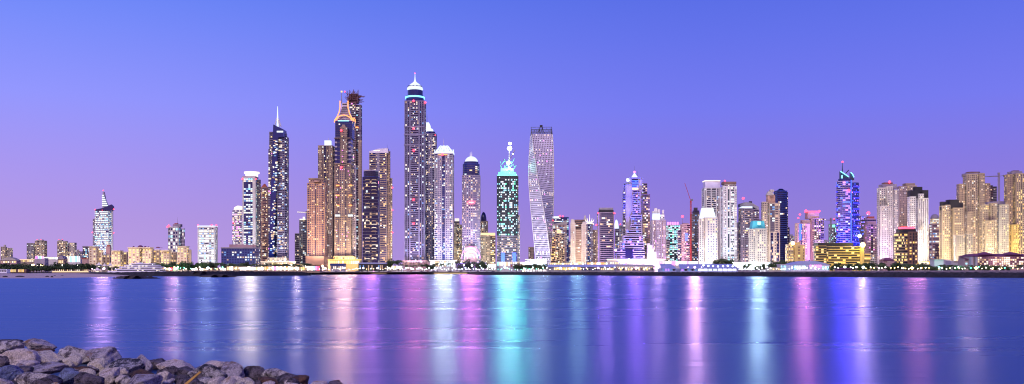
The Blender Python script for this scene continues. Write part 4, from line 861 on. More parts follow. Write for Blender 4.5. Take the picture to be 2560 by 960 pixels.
l.new(lw.outputs[0], mr2.inputs[0]); l.new(mr2.outputs[0], mix.inputs[0]); l.new(dif.outputs[0], mix.inputs[1]); l.new(gl.outputs[0], mix.inputs[2]); l.new(mix.outputs[0], out.inputs[0])
mb = MB(); mb.add([(-9000, -200, 0), (9000, -200, 0), (9000, 12000, 0), (-9000, 12000, 0)], [(0, 1, 2, 3)], 'water_surface'); tag(mb.build('water'), kind='structure')

# ================================================================== TREES
def tree_proto(seed, nleaf=520, m=('leaf', 'leaf2')):
    r = np.random.RandomState(seed); root = empty('tree', (0, 0, -500)); mb = MB()
    blobs = [(r.uniform(-.33, .33), r.uniform(-.25, .25), r.uniform(.42, .82), r.uniform(.13, .24)) for _ in range(9)]
    for i in range(nleaf):
        b = blobs[r.randint(9)]; d = r.normal(size=3); d /= np.linalg.norm(d); q = np.array(b[:3])+d*b[3]*r.uniform(.6, 1.08); a = r.normal(size=3); a /= np.linalg.norm(a); c = np.cross(a, d); c /= np.linalg.norm(c)+1e-6; s_ = r.uniform(.025, .05)
        mb.add([q-a*s_-c*s_, q+a*s_-c*s_*.6, q+a*s_+c*s_, q-a*s_*.7+c*s_], [(0, 1, 2, 3)], m[i % 2 if r.rand() < .5 else 0])
    tk = MB(); tk.tube((0, 0, 0), (.02, 0, .45), .035, 'bark', 6, .02)
    for b in blobs[:5]: tk.tube((.02, 0, .35), b[:3], .014, 'bark', 4, .006)
    root.location = (0, 0, 0); c = mb.build('crown', root); k = tk.build('trunk', root); reg(root, c, k); return root
def palm_proto(seed):
    r = np.random.RandomState(seed); root = empty('palm_tree', (0, 0, 0)); mb = MB(); top = np.array([.03, 0, .74])
    for i in range(20):
        az = i*2.4+r.uniform(-.2, .2); el = r.uniform(.1, 1.2); L = .34; pts = []
        for k in range(6):
            f = k/5; rr = L*f*math.cos(el*.6); z = L*(math.sin(el)*f-.75*f*f); pts.append(top+np.array([math.cos(az)*rr, math.sin(az)*rr, z]))
        sd = np.array([-math.sin(az), math.cos(az), 0]); v = []
        for k, p in enumerate(pts): w = .05*math.sin(math.pi*(k+.6)/6.2)+.004; v += [p-sd*w-np.array([0, 0, w*.7]), p, p+sd*w-np.array([0, 0, w*.7])]
        mb.add(v, [(3*k+j, 3*k+j+1, 3*k+4+j, 3*k+3+j) for k in range(5) for j in range(2)], 'palmleaf')
    tk = MB(); tk.tube((0, 0, 0), (.02, 0, .4), .022, 'bark', 6, .017); tk.tube((.02, 0, .4), tuple(top), .017, 'bark', 6, .014)
    c = mb.build('fronds', root); k = tk.build('trunk', root); reg(root, c, k); return root
protos = [tree_proto(i) for i in range(4)]; palms = [palm_proto(i+10) for i in range(2)]
used = set()
def plant(x, ytop, D, palm, label, group, wid=1.0):
    z0 = GZ-.1 if D > shore(x)+8 else 2.; h = Z(ytop, D)-z0
    pr = (palms if palm else protos)[RS.randint(2 if palm else 4)]
    loc = (X(x, D), D, z0); sc = (h*wid, h*wid, h*(1.1 if palm else 1.05)); rz = RS.uniform(0, 6.28)
    if pr.name not in used: used.add(pr.name); o = pr; o.location = loc; o.scale = sc; o.rotation_euler = (0, 0, rz)
    else: o = copy_tree(pr, loc, rz, sc)
    tag(o, label, 'palm tree' if palm else 'tree', group)
def grove(x0, x1, n, y0, y1, D, frac, labels, group, wid=1.0):
    for i in range(n):
        x = x0+(x1-x0)*(i+.5)/n+RS.uniform(-2, 2); pl = RS.rand() < frac
        plant(x, RS.uniform(y0, y1), D+RS.uniform(-18, 18), pl, labels[1] if pl else labels[0], group, wid*RS.uniform(.9, 1.3))
grove(0, 228, 34, 656, 664, 985, .1, ('round dark tree in the dense grove behind the sandy beach', 'palm rising in the dense grove behind the sandy beach'), 'trees of the beach grove', 1.3)
grove(0, 215, 22, 664, 670, 945, 0, ('low bushy tree at the sandy front of the beach grove', ''), 'low trees of the beach grove', 1.5)
grove(376, 560, 26, 652, 662, 1000, .25, ('leafy green tree between the yacht and the dark blue office box', 'palm between the yacht and the dark blue office box'), 'trees right of the yacht', 1.2)
grove(225, 300, 8, 660, 667, 1010, .2, ('tree behind the peaked white tents', 'palm behind the peaked white tents'), 'trees behind the tents', 1.2)
grove(556, 775, 26, 655, 664, 990, .6, ('small tree among the beach restaurants under the blue blade tower', 'palm among the beach restaurants under the blue blade tower'), 'trees of the restaurant strip', 1.1)
grove(974, 998, 4, 645, 653, 1350, .8, ('small tree in the palm clump between navy and domed tower', 'tall palm in the clump between navy and domed tower'), 'palm clump')
grove(1000, 1130, 12, 655, 664, 1260, .6, ('small tree before the podium of the tallest tower', 'palm before the podium of the tallest tower'), 'trees at the tallest tower')
grove(1140, 1216, 9, 647, 655, 1400, .5, ('tree washed in violet light by the pink arched tower', 'palm washed in violet light by the pink arched tower'), 'violet lit trees')
grove(1288, 1374, 13, 656, 665, 1150, .25, ('dark tree in front of the white glowing podium', 'palm in front of the white glowing podium'), 'trees before the white podium', 1.2)
grove(1788, 1826, 6, 645, 654, 1150, .2, ('tree behind the long marquee', 'palm behind the long marquee'), 'trees behind the marquee', 1.2)
grove(1858, 1922, 9, 656, 664, 1000, .8, ('small tree in the white floodlit plaza', 'palm in the white floodlit plaza'), 'plaza trees')
grove(1934, 1972, 6, 648, 656, 1150, .1, ('green lit tree below the navy slab tower', 'palm below the navy slab tower'), 'trees below the navy slab', 1.3)
grove(2078, 2330, 34, 654, 665, 860, .35, ('leafy tree in the belt between yellow hotel and rock breakwater', 'palm in the belt between yellow hotel and rock breakwater'), 'trees of the eastern belt', 1.25)
grove(2330, 2562, 26, 658, 668, 800, .5, ('garden tree in front of the purple roofed resort and kiosks', 'garden palm in front of the purple roofed resort and kiosks'), 'resort garden trees', 1.1)

# ================================================================== LOW BUILDINGS OF THE SHORE
def low(name, label, cat, x0, x1, yt, D, m, cells=(), dep=12, roof=None, yb=None, group=None):
    """cells: (x0,x1,yt,yb,mat,partname)"""
    r = empty(name, (X((x0+x1)/2, D), D+dep/2, GZ), label, cat, group); mb = MB(); z0 = GZ-.5 if yb is None else Z(yb, D)
    mb.box(X(x0, D), X(x1, D), D, D+dep, z0, Z(yt, D), m); mb.build('wall', r)
    if roof:
        k, rm, ry = roof; mb = MB(); w = (x1-x0)*.04; z = Z(yt, D)
        if k == 'flat': mb.box(X(x0-1, D), X(x1+1, D), D-1, D+dep+1, z+.02, Z(ry, D), rm)
        elif k == 'hip':
            a = [(X(x0-1.5, D), D-1.5), (X(x1+1.5, D), D-1.5), (X(x1+1.5, D), D+dep+1.5), (X(x0-1.5, D), D+dep+1.5)]; i_ = min((x1-x0)*.35, 12)
            b = [(X(x0+i_, D), D+dep*.4), (X(x1-i_, D), D+dep*.4), (X(x1-i_, D), D+dep*.6), (X(x0+i_, D), D+dep*.6)]; mb.prism(a, z+.02, Z(ry, D), rm, b)
        elif k == 'arc':
            q = [(X(x0+(x1-x0)*i/10, D), D-1, z+.02+(Z(ry, D)-z)*math.sin(math.pi*i/10)) for i in range(11)]; mb.poly3(q, rm, dep+2)
        elif k == 'shed':
            a = [(X(x0-1, D), D-2, z), (X(x1+1, D), D-2, z), (X(x1-4, D), D+dep, Z(ry, D)), (X(x0+6, D), D+dep, Z(ry, D))]
            mb.add(a+[(p[0], p[1], p[2]-.5) for p in a], [(0, 1, 2, 3), (7, 6, 5, 4), (0, 4, 5, 1), (1, 5, 6, 2), (2, 6, 7, 3), (3, 7, 4, 0)], rm)
        mb.build('roof', r)
    for c in cells:
        mb = MB(); mb.box(X(c[0], D), X(c[1], D), D-.25, D-.02, Z(c[3], D), Z(c[2], D), c[4]); mb.build(c[5] if len(c) > 5 else 'window', r)
    return r
def cells(x0, x1, n, yt, yb, ms, fr=.6, name='window'):
    p = (x1-x0)/n; return [(x0+p*i+p*(1-fr)/2, x0+p*i+p*(1+fr)/2, yt, yb, ms[RS.randint(len(ms))], name) for i in range(n)]
L3 = ['warm', 'wwhite', 'yellow', 'dim']
low('domed_hall', 'pinkish low hall with a shallow lit dome at the west edge', 'building', 0, 42, 651, 1500, 'pink', cells(2, 40, 7, 653, 657, L3), roof=('arc', 'pale', 643))
low('long_wall_building', 'long pale flat building with a lit parapet behind the beach grove', 'building', 38, 86, 650, 1550, 'beige', cells(40, 84, 8, 651, 654, L3, .8), roof=('flat', 'warm', 648.5))
low('low_shop_row', 'low lilac shop row with violet and blue lights', 'building', 86, 112, 645, 1500, 'lilac', cells(88, 110, 6, 640, 647, ['violet', 'cyan', 'cool', 'magenta'], .7, 'sign_light'), yb=None)
low('low_shop_row', 'very bright white shop row left of the small domed pavilion', 'building', 108, 145, 642, 1600, 'white', cells(109, 144, 9, 643, 648, ['whiteglow', 'cool', 'wwhite'], .8))
low('domed_pavilion', 'small tan pavilion with round dome and arched lit openings', 'building', 144, 160, 648, 1450, 'tan', cells(146, 158, 3, 651, 658, ['warm', 'dim']), roof=('arc', 'mauve', 639))
low('low_shop_row', 'dazzling white shop row right of the small domed pavilion', 'building', 158, 202, 644, 1600, 'white', cells(159, 200, 10, 640, 655, ['whiteglow', 'cool', 'wwhite', 'cyan'], .7))
low('low_block', 'pink windowless block beside the palace hotel', 'building', 205, 224, 647, 1420, 'pink', roof=('flat', 'rust', 645.5))
low('beach_cabin', 'white cabin with dark square windows at the west edge of the beach', 'cabin', -6, 17, 674, 850, 'hull', cells(0, 16, 4, 676, 679, ['black'], .6), dep=6, roof=('flat', 'hull', 673))
low('restaurant', 'open restaurant full of small yellow lamps under the beach grove', 'restaurant', 18, 66, 673, 925, 'brown', cells(19, 66, 16, 673.5, 680, ['yellow', 'warm', 'brown', 'gold'], .5, 'lamp'), dep=6)
low('beach_bar', 'long low beach bar with a white lit edge left of the tents', 'bar', 130, 222, 677, 900, 'beige', cells(132, 220, 18, 674, 677, ['warm', 'wwhite', 'brown', 'dim'], .4, 'lamp')+[(131, 221, 678, 680, 'warm', 'lit_edge')], dep=5)
for i, (x, w, y) in enumerate(((243, 16, 655), (257, 13, 657), (271, 15, 656), (239, 22, 668))):
    D = 940-i*6; r = empty('tent', (X(x, D), D+4, GZ), ['peaked white tent, westmost and tallest by the yacht', 'peaked white tent, middle of three by the yacht', 'peaked white tent nearest the yacht', 'wide glowing tent low in front of the peaked ones'][i], 'tent', 'white peaked tents')
    mb = MB(); k = w*D/F/2; z = Z(y+8, D); c = (X(x, D), D+4); mb.lathe((c[0], c[1], 0), [(k, z), (k*.45, z+(Z(y, D)-z)*.4), (k*.12, z+(Z(y, D)-z)*.85), (0, Z(y, D))], 'canvas', 8); mb.build('canopy', r)
    mb = MB(); 
    for a in (-.8, .8): mb.tube((c[0]+k*a, c[1], GZ-1), (c[0]+k*a, c[1], z), .15, 'white')
    mb.build('poles', r); mb = MB(); mb.lathe((c[0], c[1], z-1.2), [(0, -.6), (k*.5, 0), (0, .6)], 'wwhite', 8); mb.build('lamp', r)
# restaurants strip
for i, (x0, x1, y, ms, lab) in enumerate(((400, 432, 670, ['orange', 'warm', 'redL'], 'reddish lit beach restaurant beside the yacht bow'), (478, 520, 672, ['yellow', 'warm', 'brown'], 'dim golden beach restaurant behind palms'), (520, 566, 671, ['yellow', 'warm', 'brown', 'dim'], 'golden beach restaurant under the office box'), (566, 600, 667, L3, 'cream beach restaurant with tall lit openings'), (600, 660, 668, ['wwhite', 'warm', 'whiteglow'], 'long white glowing beach restaurant'), (660, 735, 667, ['magenta', 'wwhite', 'warm', 'orange'], 'pink and white glowing beach restaurant'), (735, 768, 668, L3, 'small warm beach restaurant next to the marina'), (766, 800, 666, ['magenta', 'wwhite', 'redL', 'cyan'], 'magenta lit arcade at the foot of the peach tower'))):
    low('restaurant', lab, 'restaurant', x0, x1, y-1, 950, 'tan', cells(x0+1, x1-1, max(4, int((x1-x0)/5)), y-.5, 675.5, ms+['hotwhite', 'hotwhite', 'warmglow'], .8, 'opening'), dep=8, roof=('flat', 'brown', y-1.8), group='restaurants along the beach')
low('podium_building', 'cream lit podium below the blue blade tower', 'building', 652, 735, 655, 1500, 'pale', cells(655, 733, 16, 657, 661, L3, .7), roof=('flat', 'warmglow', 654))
low('pavilion', 'white pavilion with a flat blue roof before the ornate tower', 'pavilion', 826, 860, 664, 1250, 'lilac', cells(828, 858, 7, 666, 672, ['dim', 'wwhite', 'black'], .6), roof=('flat', 'bluefabric', 658.5))
low('ornate_portal', 'golden blazing entrance hall at the foot of the ornate tower', 'building', 820, 900, 650, 1480, 'goldwall', cells(822, 898, 14, 652, 660, ['gold', 'yellow', 'wwhite'], .7), roof=('flat', 'gold', 648.5))
low('long_hall', 'long dark hall with a pale blue roof edge below the navy tower', 'building', 896, 964, 659.5, 1230, 'black', cells(898, 962, 15, 663, 673, ['black', 'black', 'dimblue', 'black', 'dim'], .6), roof=('flat', 'tentblue', 656.5))
low('podium_building', 'pink terraced podium of the tallest tower', 'building', 1006, 1074, 656, 1500, 'pink', cells(1010, 1072, 9, 658, 661, ['brown', 'dim', 'pink'], .5))
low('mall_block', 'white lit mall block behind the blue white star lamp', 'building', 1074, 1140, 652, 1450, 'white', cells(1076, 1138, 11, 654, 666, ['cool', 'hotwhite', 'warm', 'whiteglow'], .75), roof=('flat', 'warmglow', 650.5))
low('violet_pavilion', 'violet lit pavilion in front of the pink arched tower', 'pavilion', 1140, 1214, 659, 1420, 'lilac', cells(1142, 1212, 14, 660, 666, ['violet', 'magenta', 'wwhite', 'violet'], .6), roof=('flat', 'violet', 657.6))
low('low_block', 'white and blue lit site building at the foot of the construction tower', 'building', 1240, 1300, 654, 1450, 'white', cells(1242, 1298, 10, 655, 664, ['whiteglow', 'cyan', 'wwhite', 'warm'], .6))
low('site_hut', 'pale site block with red and white panels', 'hut', 1275, 1306, 660, 1200, 'lilac', cells(1277, 1304, 6, 662, 667, ['wwhite', 'rust', 'whiteglow', 'mauve'], .7))
low('long_mall', 'long promenade mall with grey blue roof and orange shopfronts', 'mall', 1368, 1545, 667, 1130, 'grey', cells(1385, 1452, 16, 668.5, 675, ['warm', 'orange', 'wwhite', 'yellow', 'gold'], .75, 'shopfront')+cells(1454, 1500, 8, 672, 676, ['bluefabric', 'navy'], .7)+cells(1502, 1544, 9, 670, 675, ['wwhite', 'navy', 'warm', 'cool'], .6), dep=20, roof=('shed', 'tentblue', 661))
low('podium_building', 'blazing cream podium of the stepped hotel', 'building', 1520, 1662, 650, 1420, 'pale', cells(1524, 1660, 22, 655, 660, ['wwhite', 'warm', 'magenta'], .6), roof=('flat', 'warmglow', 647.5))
low('long_mall', 'curved roof terrace building with two rows of warm windows', 'mall', 1540, 1636, 666, 1100, 'mauve', cells(1542, 1632, 18, 666.6, 669, ['warm', 'wwhite'], .6)+cells(1542, 1634, 14, 671, 676, ['warm', 'yellow', 'brown', 'wwhite', 'black'], .6), dep=16, roof=('shed', 'pale', 661))
low('marquee', 'short blue violet marquee tent with a glowing doorway', 'marquee', 1652, 1690, 671, 1050, 'tentblue', cells(1655, 1688, 5, 672, 677, ['dimblue', 'violet', 'black']), dep=22, roof=('shed', 'tentblue', 659))
low('marquee', 'long blue violet marquee roof with a row of white lamps below', 'marquee', 1700, 1846, 671, 1050, 'tentblue', cells(1745, 1842, 8, 671.5, 677, ['whiteglow', 'whiteglow', 'cool'], .8, 'lit_opening')+cells(1702, 1744, 5, 673, 677, ['violet', 'black', 'dimblue']), dep=26, roof=('shed', 'tentblue', 659.5))
low('white_hall', 'dazzling white hall behind the floodlit plaza', 'building', 1788, 1930, 655, 1350, 'white', cells(1792, 1926, 14, 656, 670, ['whiteglow', 'hotwhite', 'cool', 'whiteglow'], .88))
low('fence_wall', 'low pinkish wall before the white floodlit plaza', 'wall', 1845, 1900, 675, 860, 'mauve', dep=1)
low('beach_pavilion', 'pale open pavilion beside the bright domed marquee', 'pavilion', 1922, 1952, 670, 930, 'pale', cells(1924, 1950, 4, 671, 675, ['warm', 'pale']), roof=('flat', 'pale', 668.5))
low('glass_pavilion', 'white pavilion with blue glazing beside the domed marquee', 'pavilion', 1950, 1982, 662, 980, 'white', cells(1952, 1980, 8, 664, 668, ['dimblue', 'cyan', 'navy'], .7)+[(1951, 1981, 670, 675, 'cyan', 'lit_edge')], roof=('flat', 'white', 660.5))
low('domed_marquee', 'shallow domed marquee glowing cyan and pink inside', 'marquee', 1978, 2074, 662, 960, 'hull', cells(1980, 2002, 4, 664, 674, ['cyan', 'cool', 'dimblue'], .7, 'lit_opening')+cells(2024, 2054, 6, 660, 668, ['magenta', 'redL' if False else 'magenta', 'wwhite'], .8, 'lit_opening')+cells(2004, 2024, 4, 664, 673, ['cool', 'cyan', 'tentblue'], .6, 'lit_opening')+cells(2055, 2073, 3, 666, 674, ['cool', 'cyan'], .6, 'lit_opening'), dep=30, roof=('arc', 'tentblue', 652))
low('kiosk', 'pink kiosk with a purple hipped roof on the quay', 'kiosk', 2094, 2130, 673, 760, 'pink', [(2121.5, 2124, 674.5, 679, 'brown', 'door'), (2104, 2106, 674.5, 676, 'brown', 'window')], dep=7, roof=('hip', 'roofpurple', 669.5), yb=681)
low('small_house', 'small pink house with a purple roof under the violet residence tower', 'house', 2208, 2236, 651, 1180, 'pink', cells(2210, 2226, 4, 653, 656, ['pale', 'brown']), roof=('hip', 'roofpurple', 644))
low('lit_entrance', 'golden glowing entrance canopy under the white residence tower', 'entrance', 2290, 2328, 655, 1300, 'pale', cells(2291, 2327, 7, 655.5, 661, ['wwhite', 'gold', 'warmglow'], .9, 'opening'), roof=('flat', 'gold', 653.5))
low('white_kiosk', 'plain white block with teal light at its foot', 'kiosk', 2336, 2359, 650, 900, 'white', dep=10, roof=('flat', 'pale', 648))
low('white_kiosk', 'small white glowing block left of the long white villa', 'kiosk', 2365, 2378, 649, 1050, 'whiteglow' if False else 'white', dep=10)
low('white_villa', 'long white flat roofed villa next to the purple roofed resort', 'villa', 2378, 2412, 652, 930, 'lilac', [(2385, 2399, 653.5, 655.5, 'brown', 'window'), (2402, 2407, 653.5, 655, 'brown', 'window')], dep=12)
r = low('resort', 'four storey resort with dark purple hipped roofs and pink lit balconies', 'resort', 2426, 2580, 641, 900, 'pink', dep=24, roof=('hip', 'roofpurple', 634))
for row, (ya, yb) in enumerate(((643, 646), (648, 651), (653, 656), (658, 661), (663, 666))):
    for c in cells(2446, 2566, 22, ya, yb, ['wwhite', 'warm', 'roofpurple', 'dim', 'roofpurple', 'warmglow'], .62):
        mb = MB(); mb.box(X(c[0], 898), X(c[1], 898), 899.6, 899.9, Z(c[3], 898), Z(c[2], 898), c[4]); mb.build('window', r)
    mb = MB(); mb.box(X(2442, 898), X(2578, 898), 898.4, 899.9, Z(yb+1.0, 898), Z(yb+.2, 898), 'pink'); mb.build('balcony', r)
for x in (2428, 2439): mb = MB(); mb.box(X(x, 896), X(x+5, 896), 896, 899.9, GZ, Z(642, 896), 'lilac'); mb.build('pillar', r)
for x0, x1, y in ((2440, 2480, 630), (2504, 2548, 630)):
    mb = MB(); D = 908; a = [(X(x0, D), D-8), (X(x1, D), D-8), (X(x1, D), D+8), (X(x0, D), D+8)]; b = [(X((x0+x1)/2-3, D), D-1), (X((x0+x1)/2+3, D), D-1), (X((x0+x1)/2+3, D), D+1), (X((x0+x1)/2-3, D), D+1)]; mb.prism(a, Z(637, D), Z(y, D), 'roofpurple', b); mb.build('roof_gable', r)
r = low('resort_wing', 'low wing with a lean-to purple roof joining villa and resort', 'building', 2412, 2428, 648, 905, 'pink', [(2414, 2418, 657, 661, 'cyan', 'window'), (2421, 2425, 658, 661, 'brown', 'window')], dep=14, roof=('shed', 'roofpurple', 641))

# ================================================================== YACHT
r = empty('motor_yacht', (X(335, 900), 905, 0), 'long white motor yacht with four tiered decks moored before the palace hotel', 'yacht'); D = 900
def deck(name, x0, x1, yb, yt, m, d=5.5, cut=4):
    mb = MB(); a = X(x0, D); b = X(x1, D); y = D+6; q = [(a, y), (a+cut, y-d), (b-cut*.6, y-d), (b, y-d*.6), (b, y+d*.6), (b-cut*.6, y+d), (a+cut, y+d)]
    mb.prism(q, Z(yb, D), Z(yt, D), m); return mb.build(name, r)
_h = deck('hull', 262, 406, 689, 677, 'hull', 6.5, 12); _w0 = deck('window_band', 286, 404, 677.0, 674.6, 'glassdark', 5.6, 8); deck('deck', 280, 405, 674.5, 671.5, 'hull', 6.3, 9)
_w = deck('window_band', 299, 398, 671.4, 669.4, 'glassdark', 4.9, 6); deck('deck', 292, 402, 669.3, 666.3, 'hull', 5.6, 8); _w = deck('window_band', 312, 386, 666.2, 664.4, 'glassdark', 4.3, 6); deck('deck', 304, 394, 664.3, 661.9, 'hull', 5, 7)
_w = deck('window_band', 323, 374, 661.8, 660.4, 'glassdark', 3.6, 5); deck('deck', 317, 381, 660.3, 658.4, 'hull', 4.2, 6); deck('radar_arch', 335, 350, 658.3, 656.0, 'hull', 3, 3)
bands = sorted([o for o in r.children if o.name.startswith('window_band')], key=lambda o: o.name); decks = [_h]+sorted([o for o in r.children if o.name.startswith('deck')], key=lambda o: o.name)
for _a, _b in zip(bands, decks): _a.parent = _b
mb = MB(); mb.tube(P(341, 657, 906), P(341, 651, 906), .3, 'white'); mb.lathe(P(337, 655.5, 906), [(.9, 0), (.9, .8), (0, 1.4)], 'white', 8); mb.build('mast', r)
for x0_, y_ in [(300+9*i, 670.4) for i in range(10)]+[(318+9*i, 665.3) for i in range(7)]+[(294+12*i, 675.9) for i in range(9)]:
    if RS.rand() < .6: mb = MB(); p_ = P(x0_, y_, 899); mb.box(p_.x, p_.x+1.6, 899.2, 901, p_.z-.25, p_.z+.35, 'wwhite'); mb.build('cabin_window', r)
for x in (272, 281, 344, 398): mb = MB(); c = P(x, 676, 893); mb.lathe(c, [(0, -.4), (.5, 0), (0, .4)], 'wwhite', 6); mb.build('deck_light', r)
# ================================================================== CARS on the marina quay
def car_proto(m):
    r = empty('parked_car', (0, 0, 0)); mb = MB()
    mb.poly3([(-2.2, -.85, .35), (2.2, -.85, .35), (2.25, -.85, .8), (1.3, -.85, .95), (-1.9, -.85, .98), (-2.25, -.85, .8)], m, 1.7); b = mb.build('body', r)
    mb = MB(); mb.prism([(-1.7, -.75), (1.1, -.75), (1.1, .75), (-1.7, .75)], .96, 1.42, 'glassdark', [(-1.3, -.62), (.5, -.62), (.5, .62), (-1.3, .62)]); c = mb.build('cabin', r); ws = []
    for sx in (-1.4, 1.35):
        for sy in (-.82, .82): mb = MB(); mb.tube((sx, sy-.1, .33), (sx, sy+.1, .33), .33, 'rubber', 10); ws.append(mb.build('wheel', r))
    reg(r, b, c, *ws); return r
cp = [car_proto('carwhite'), car_proto('cardark')]; fi = [True, True]
for i in range(44):
    x = 803+i*10.0+RS.uniform(-2.5, 2.5); k = int(RS.rand() < .4); D = 1186+RS.uniform(-4, 4); loc = (X(x, D), D, GZ+.02); rz = RS.uniform(-.2, .2)+(1.57 if RS.rand() < .35 else 0)
    if fi[k]: o = cp[k]; o.location = loc; o.rotation_euler = (0, 0, rz); fi[k] = False
    else: o = copy_tree(cp[k], loc, rz)
    tag(o, 'dark car parked on the marina quay among white ones' if k else 'white car parked on the marina quay behind the seawall', 'car', 'dark cars on the marina quay' if k else 'white cars on the marina quay')
for i, x in enumerate((812, 872, 884, 1012, 1030, 1046, 1066, 1086, 1150, 1168, 1196, 1216)):
    D = 1215; r = empty('gazebo', (X(x, D), D, GZ), 'small white canopy on posts on the marina quay', 'gazebo', 'white gazebos on the marina quay'); c = (X(x, D), D); mb = MB()
    mb.prism([(c[0]-3, D-3), (c[0]+3, D-3), (c[0]+3, D+3), (c[0]-3, D+3)], GZ+2.6, GZ+4.4, 'canvas', [(c[0]-.2, D-.2), (c[0]+.2, D-.2), (c[0]+.2, D+.2), (c[0]-.2, D+.2)]); mb.build('canopy', r)
    for sx in (-2.8, 2.8): mb = MB(); mb.tube((c[0]+sx, D-2.8, GZ), (c[0]+sx, D-2.8, GZ+2.6), .12, 'white'); mb.build('post', r)
# ================================================================== LAMPS
def lamp_proto(m):
    r = empty('street_lamp', (0, 0, 0)); mb = MB(); mb.tube((0, 0, 0), (0, 0, 5), .12, 'cranegrey', 6); p = mb.build('pole', r); mb = MB(); mb.lathe((0, 0, 5.5), [(0, -.55), (.5, -.3), (.62, 0), (.5, .3), (0, .55)], m, 8); g = mb.build('lamp_globe', r); reg(r, p, g); return r
lp = {}
def lamp(x, D, m, label, group, sc=1., z=GZ):
    loc = (X(x, D), D, z)
    if m not in lp: lp[m] = lamp_proto(m); o = lp[m]; o.location = loc; o.scale = (sc,)*3
    else: o = copy_tree(lp[m], loc, 0, sc)
    tag(o, label, 'lamp', group)
def row(x0, x1, n, D, ms, where, sc=(.45, 1.0)):
    word = {'lampW': 'white', 'lampC': 'bluish white', 'lampY': 'yellow', 'lampP': 'pink', 'lampG': 'green'}
    for i in range(n):
        x = x0+(x1-x0)*(i+.5)/n+RS.uniform(-3, 3); m = ms[RS.randint(len(ms))]
        lamp(x, D+RS.uniform(-5, 5), m, 'small %s lamp %s' % (word[m], where), 'lamps '+where, RS.uniform(*sc))
row(60, 225, 22, 1080, ['lampW', 'lampY'], 'behind the beach grove', (1, 1.6)); row(405, 560, 12, 925, ['lampY', 'lampW', 'lampG'], 'between yacht and office box'); row(560, 800, 30, 928, ['lampW', 'lampY', 'lampP', 'lampW'], 'along the beach restaurants')
row(800, 1000, 30, 1210, ['lampW', 'lampC', 'lampY'], 'on the quay below the ornate and navy towers'); row(1000, 1240, 44, 1205, ['lampC', 'lampW', 'lampC'], 'on the quay below the domed towers'); row(1240, 1370, 20, 1130, ['lampC', 'lampW', 'lampG'], 'below the construction tower')
row(1370, 1660, 30, 1085, ['lampW', 'lampY'], 'in front of the long promenade mall'); row(1750, 1850, 8, 1035, ['lampC'], 'under the long marquee edge', (1, 1.5)); row(1850, 2075, 30, 930, ['lampC', 'lampW', 'lampW'], 'in the floodlit plaza')
row(2080, 2340, 26, 820, ['lampW', 'lampY'], 'among the eastern belt trees', (.6, .9)); row(2340, 2560, 22, 790, ['lampW', 'lampY', 'lampG'], 'in the resort garden', (.6, .9))
def flood(x, y, D, col, kw, m, label, aim=None, cone=60, rad=1.2, head=1.0):
    """a lamp mast, some seen and some added: pole, housing, glowing lens and light"""
    c = P(x, y, D); r = empty('floodlight', (c.x, c.y, GZ), label, 'floodlight'); mb = MB(); mb.tube((c.x, c.y, GZ), (c.x, c.y, c.z), .18, 'cranegrey', 6); mb.build('pole', r)
    mb = MB(); mb.box(c.x-head, c.x+head, c.y+.1, c.y+.7, c.z-head*.5, c.z+head*.7, 'darkgrey'); hs_ = mb.build('housing', r); mb = MB(); mb.lathe((c.x, c.y-.2, c.z), [(0, -head), (head*.9, -head*.5), (head, 0), (head*.9, head*.5), (0, head)], m, 10); mb.build('lens', r).parent = hs_
    L = bpy.data.lights.new('floodlight_beam', 'SPOT' if aim is not None else 'POINT'); L.energy = kw*1000; L.color = col; L.shadow_soft_size = rad
    o = bpy.data.objects.new('floodlight_beam', L); COL.objects.link(o); o.location = Vector((c.x, c.y-1.6 if aim is None or aim[1] < c.y else c.y+1.2, c.z+head+.4))
    if aim is not None:
        L.spot_size = math.radians(cone); L.spot_blend = .6; o.rotation_euler = (Vector(aim)-o.location).to_track_quat('-Z', 'Y').to_euler()
    o.location -= Vector((c.x, c.y, GZ)); o.parent = r
    return r
def wash(x, D, yaim, col, kw, label, cone=70, dist=45, y=None, dx=0, m='lampW', rad=2.):
    """floodlight on the ground thrown up onto the tower facade behind it"""
    Dl = D-dist; aim = P(x, yaim, D); flood(x+dx, HY-2 if y is None else y, Dl, col, kw, m, label, aim, cone, rad, .5)
SEA = [(260, 70, (.75, .40, 1), 0.85, 'lampP', 925, 672), (440, 60, (1, .5, .75), 0.6, 'lampW', 930, 672), (625, 80, (1, .82, .68), 0.8, 'lampW', 925, 670), (850, 90, (1, .55, .50), 1.2, 'lampY', 1200, 672), (1030, 60, (.9, .2, .6), 0.65, 'lampP', 1200, 672),
       (1113, 36, (.75, .88, 1), 0.95, 'lampC', 1200, 660), (1180, 50, (.95, .25, .75), 0.9, 'lampC', 1200, 664), (1262, 70, (.35, .85, .85), 1.1, 'lampC', 1180, 668), (1345, 30, (.7, .85, 1), 0.2, 'lampC', 1140, 668), (1590, 60, (.35, .15, 1), 0.75, 'lampP', 1085, 670),
       (1737, 40, (1, .5, .95), 1.4, 'lampP', 1040, 668), (1885, 44, (.55, .85, 1), 1.25, 'lampC', 945, 664), (2010, 70, (1, .3, .75), 0.85, 'lampP', 935, 668), (2112, 70, (.06, .03, 1), 1.9, 'lampC', 850, 668), (2158, 44, (.65, .42, 1), 1.4, 'lampC', 845, 668), (2280, 50, (1, .3, .6), 0.4, 'lampY', 800, 670),
       (945, 90, (.6, .2, .9), .7, 'lampP', 1210, 670), (1400, 80, (.35, .65, .75), .5, 'lampC', 1120, 670), (1495, 70, (.45, .25, 1), .6, 'lampP', 1110, 670), (1660, 60, (.7, .4, 1), .5, 'lampP', 1060, 670), (2440, 100, (.9, .6, .8), .35, 'lampY', 790, 670), (740, 80, (.9, .7, .8), .4, 'lampW', 930, 670), (520, 70, (.6, .7, 1), .3, 'lampC', 935, 670)]  # rows added to tint the water between the main streaks
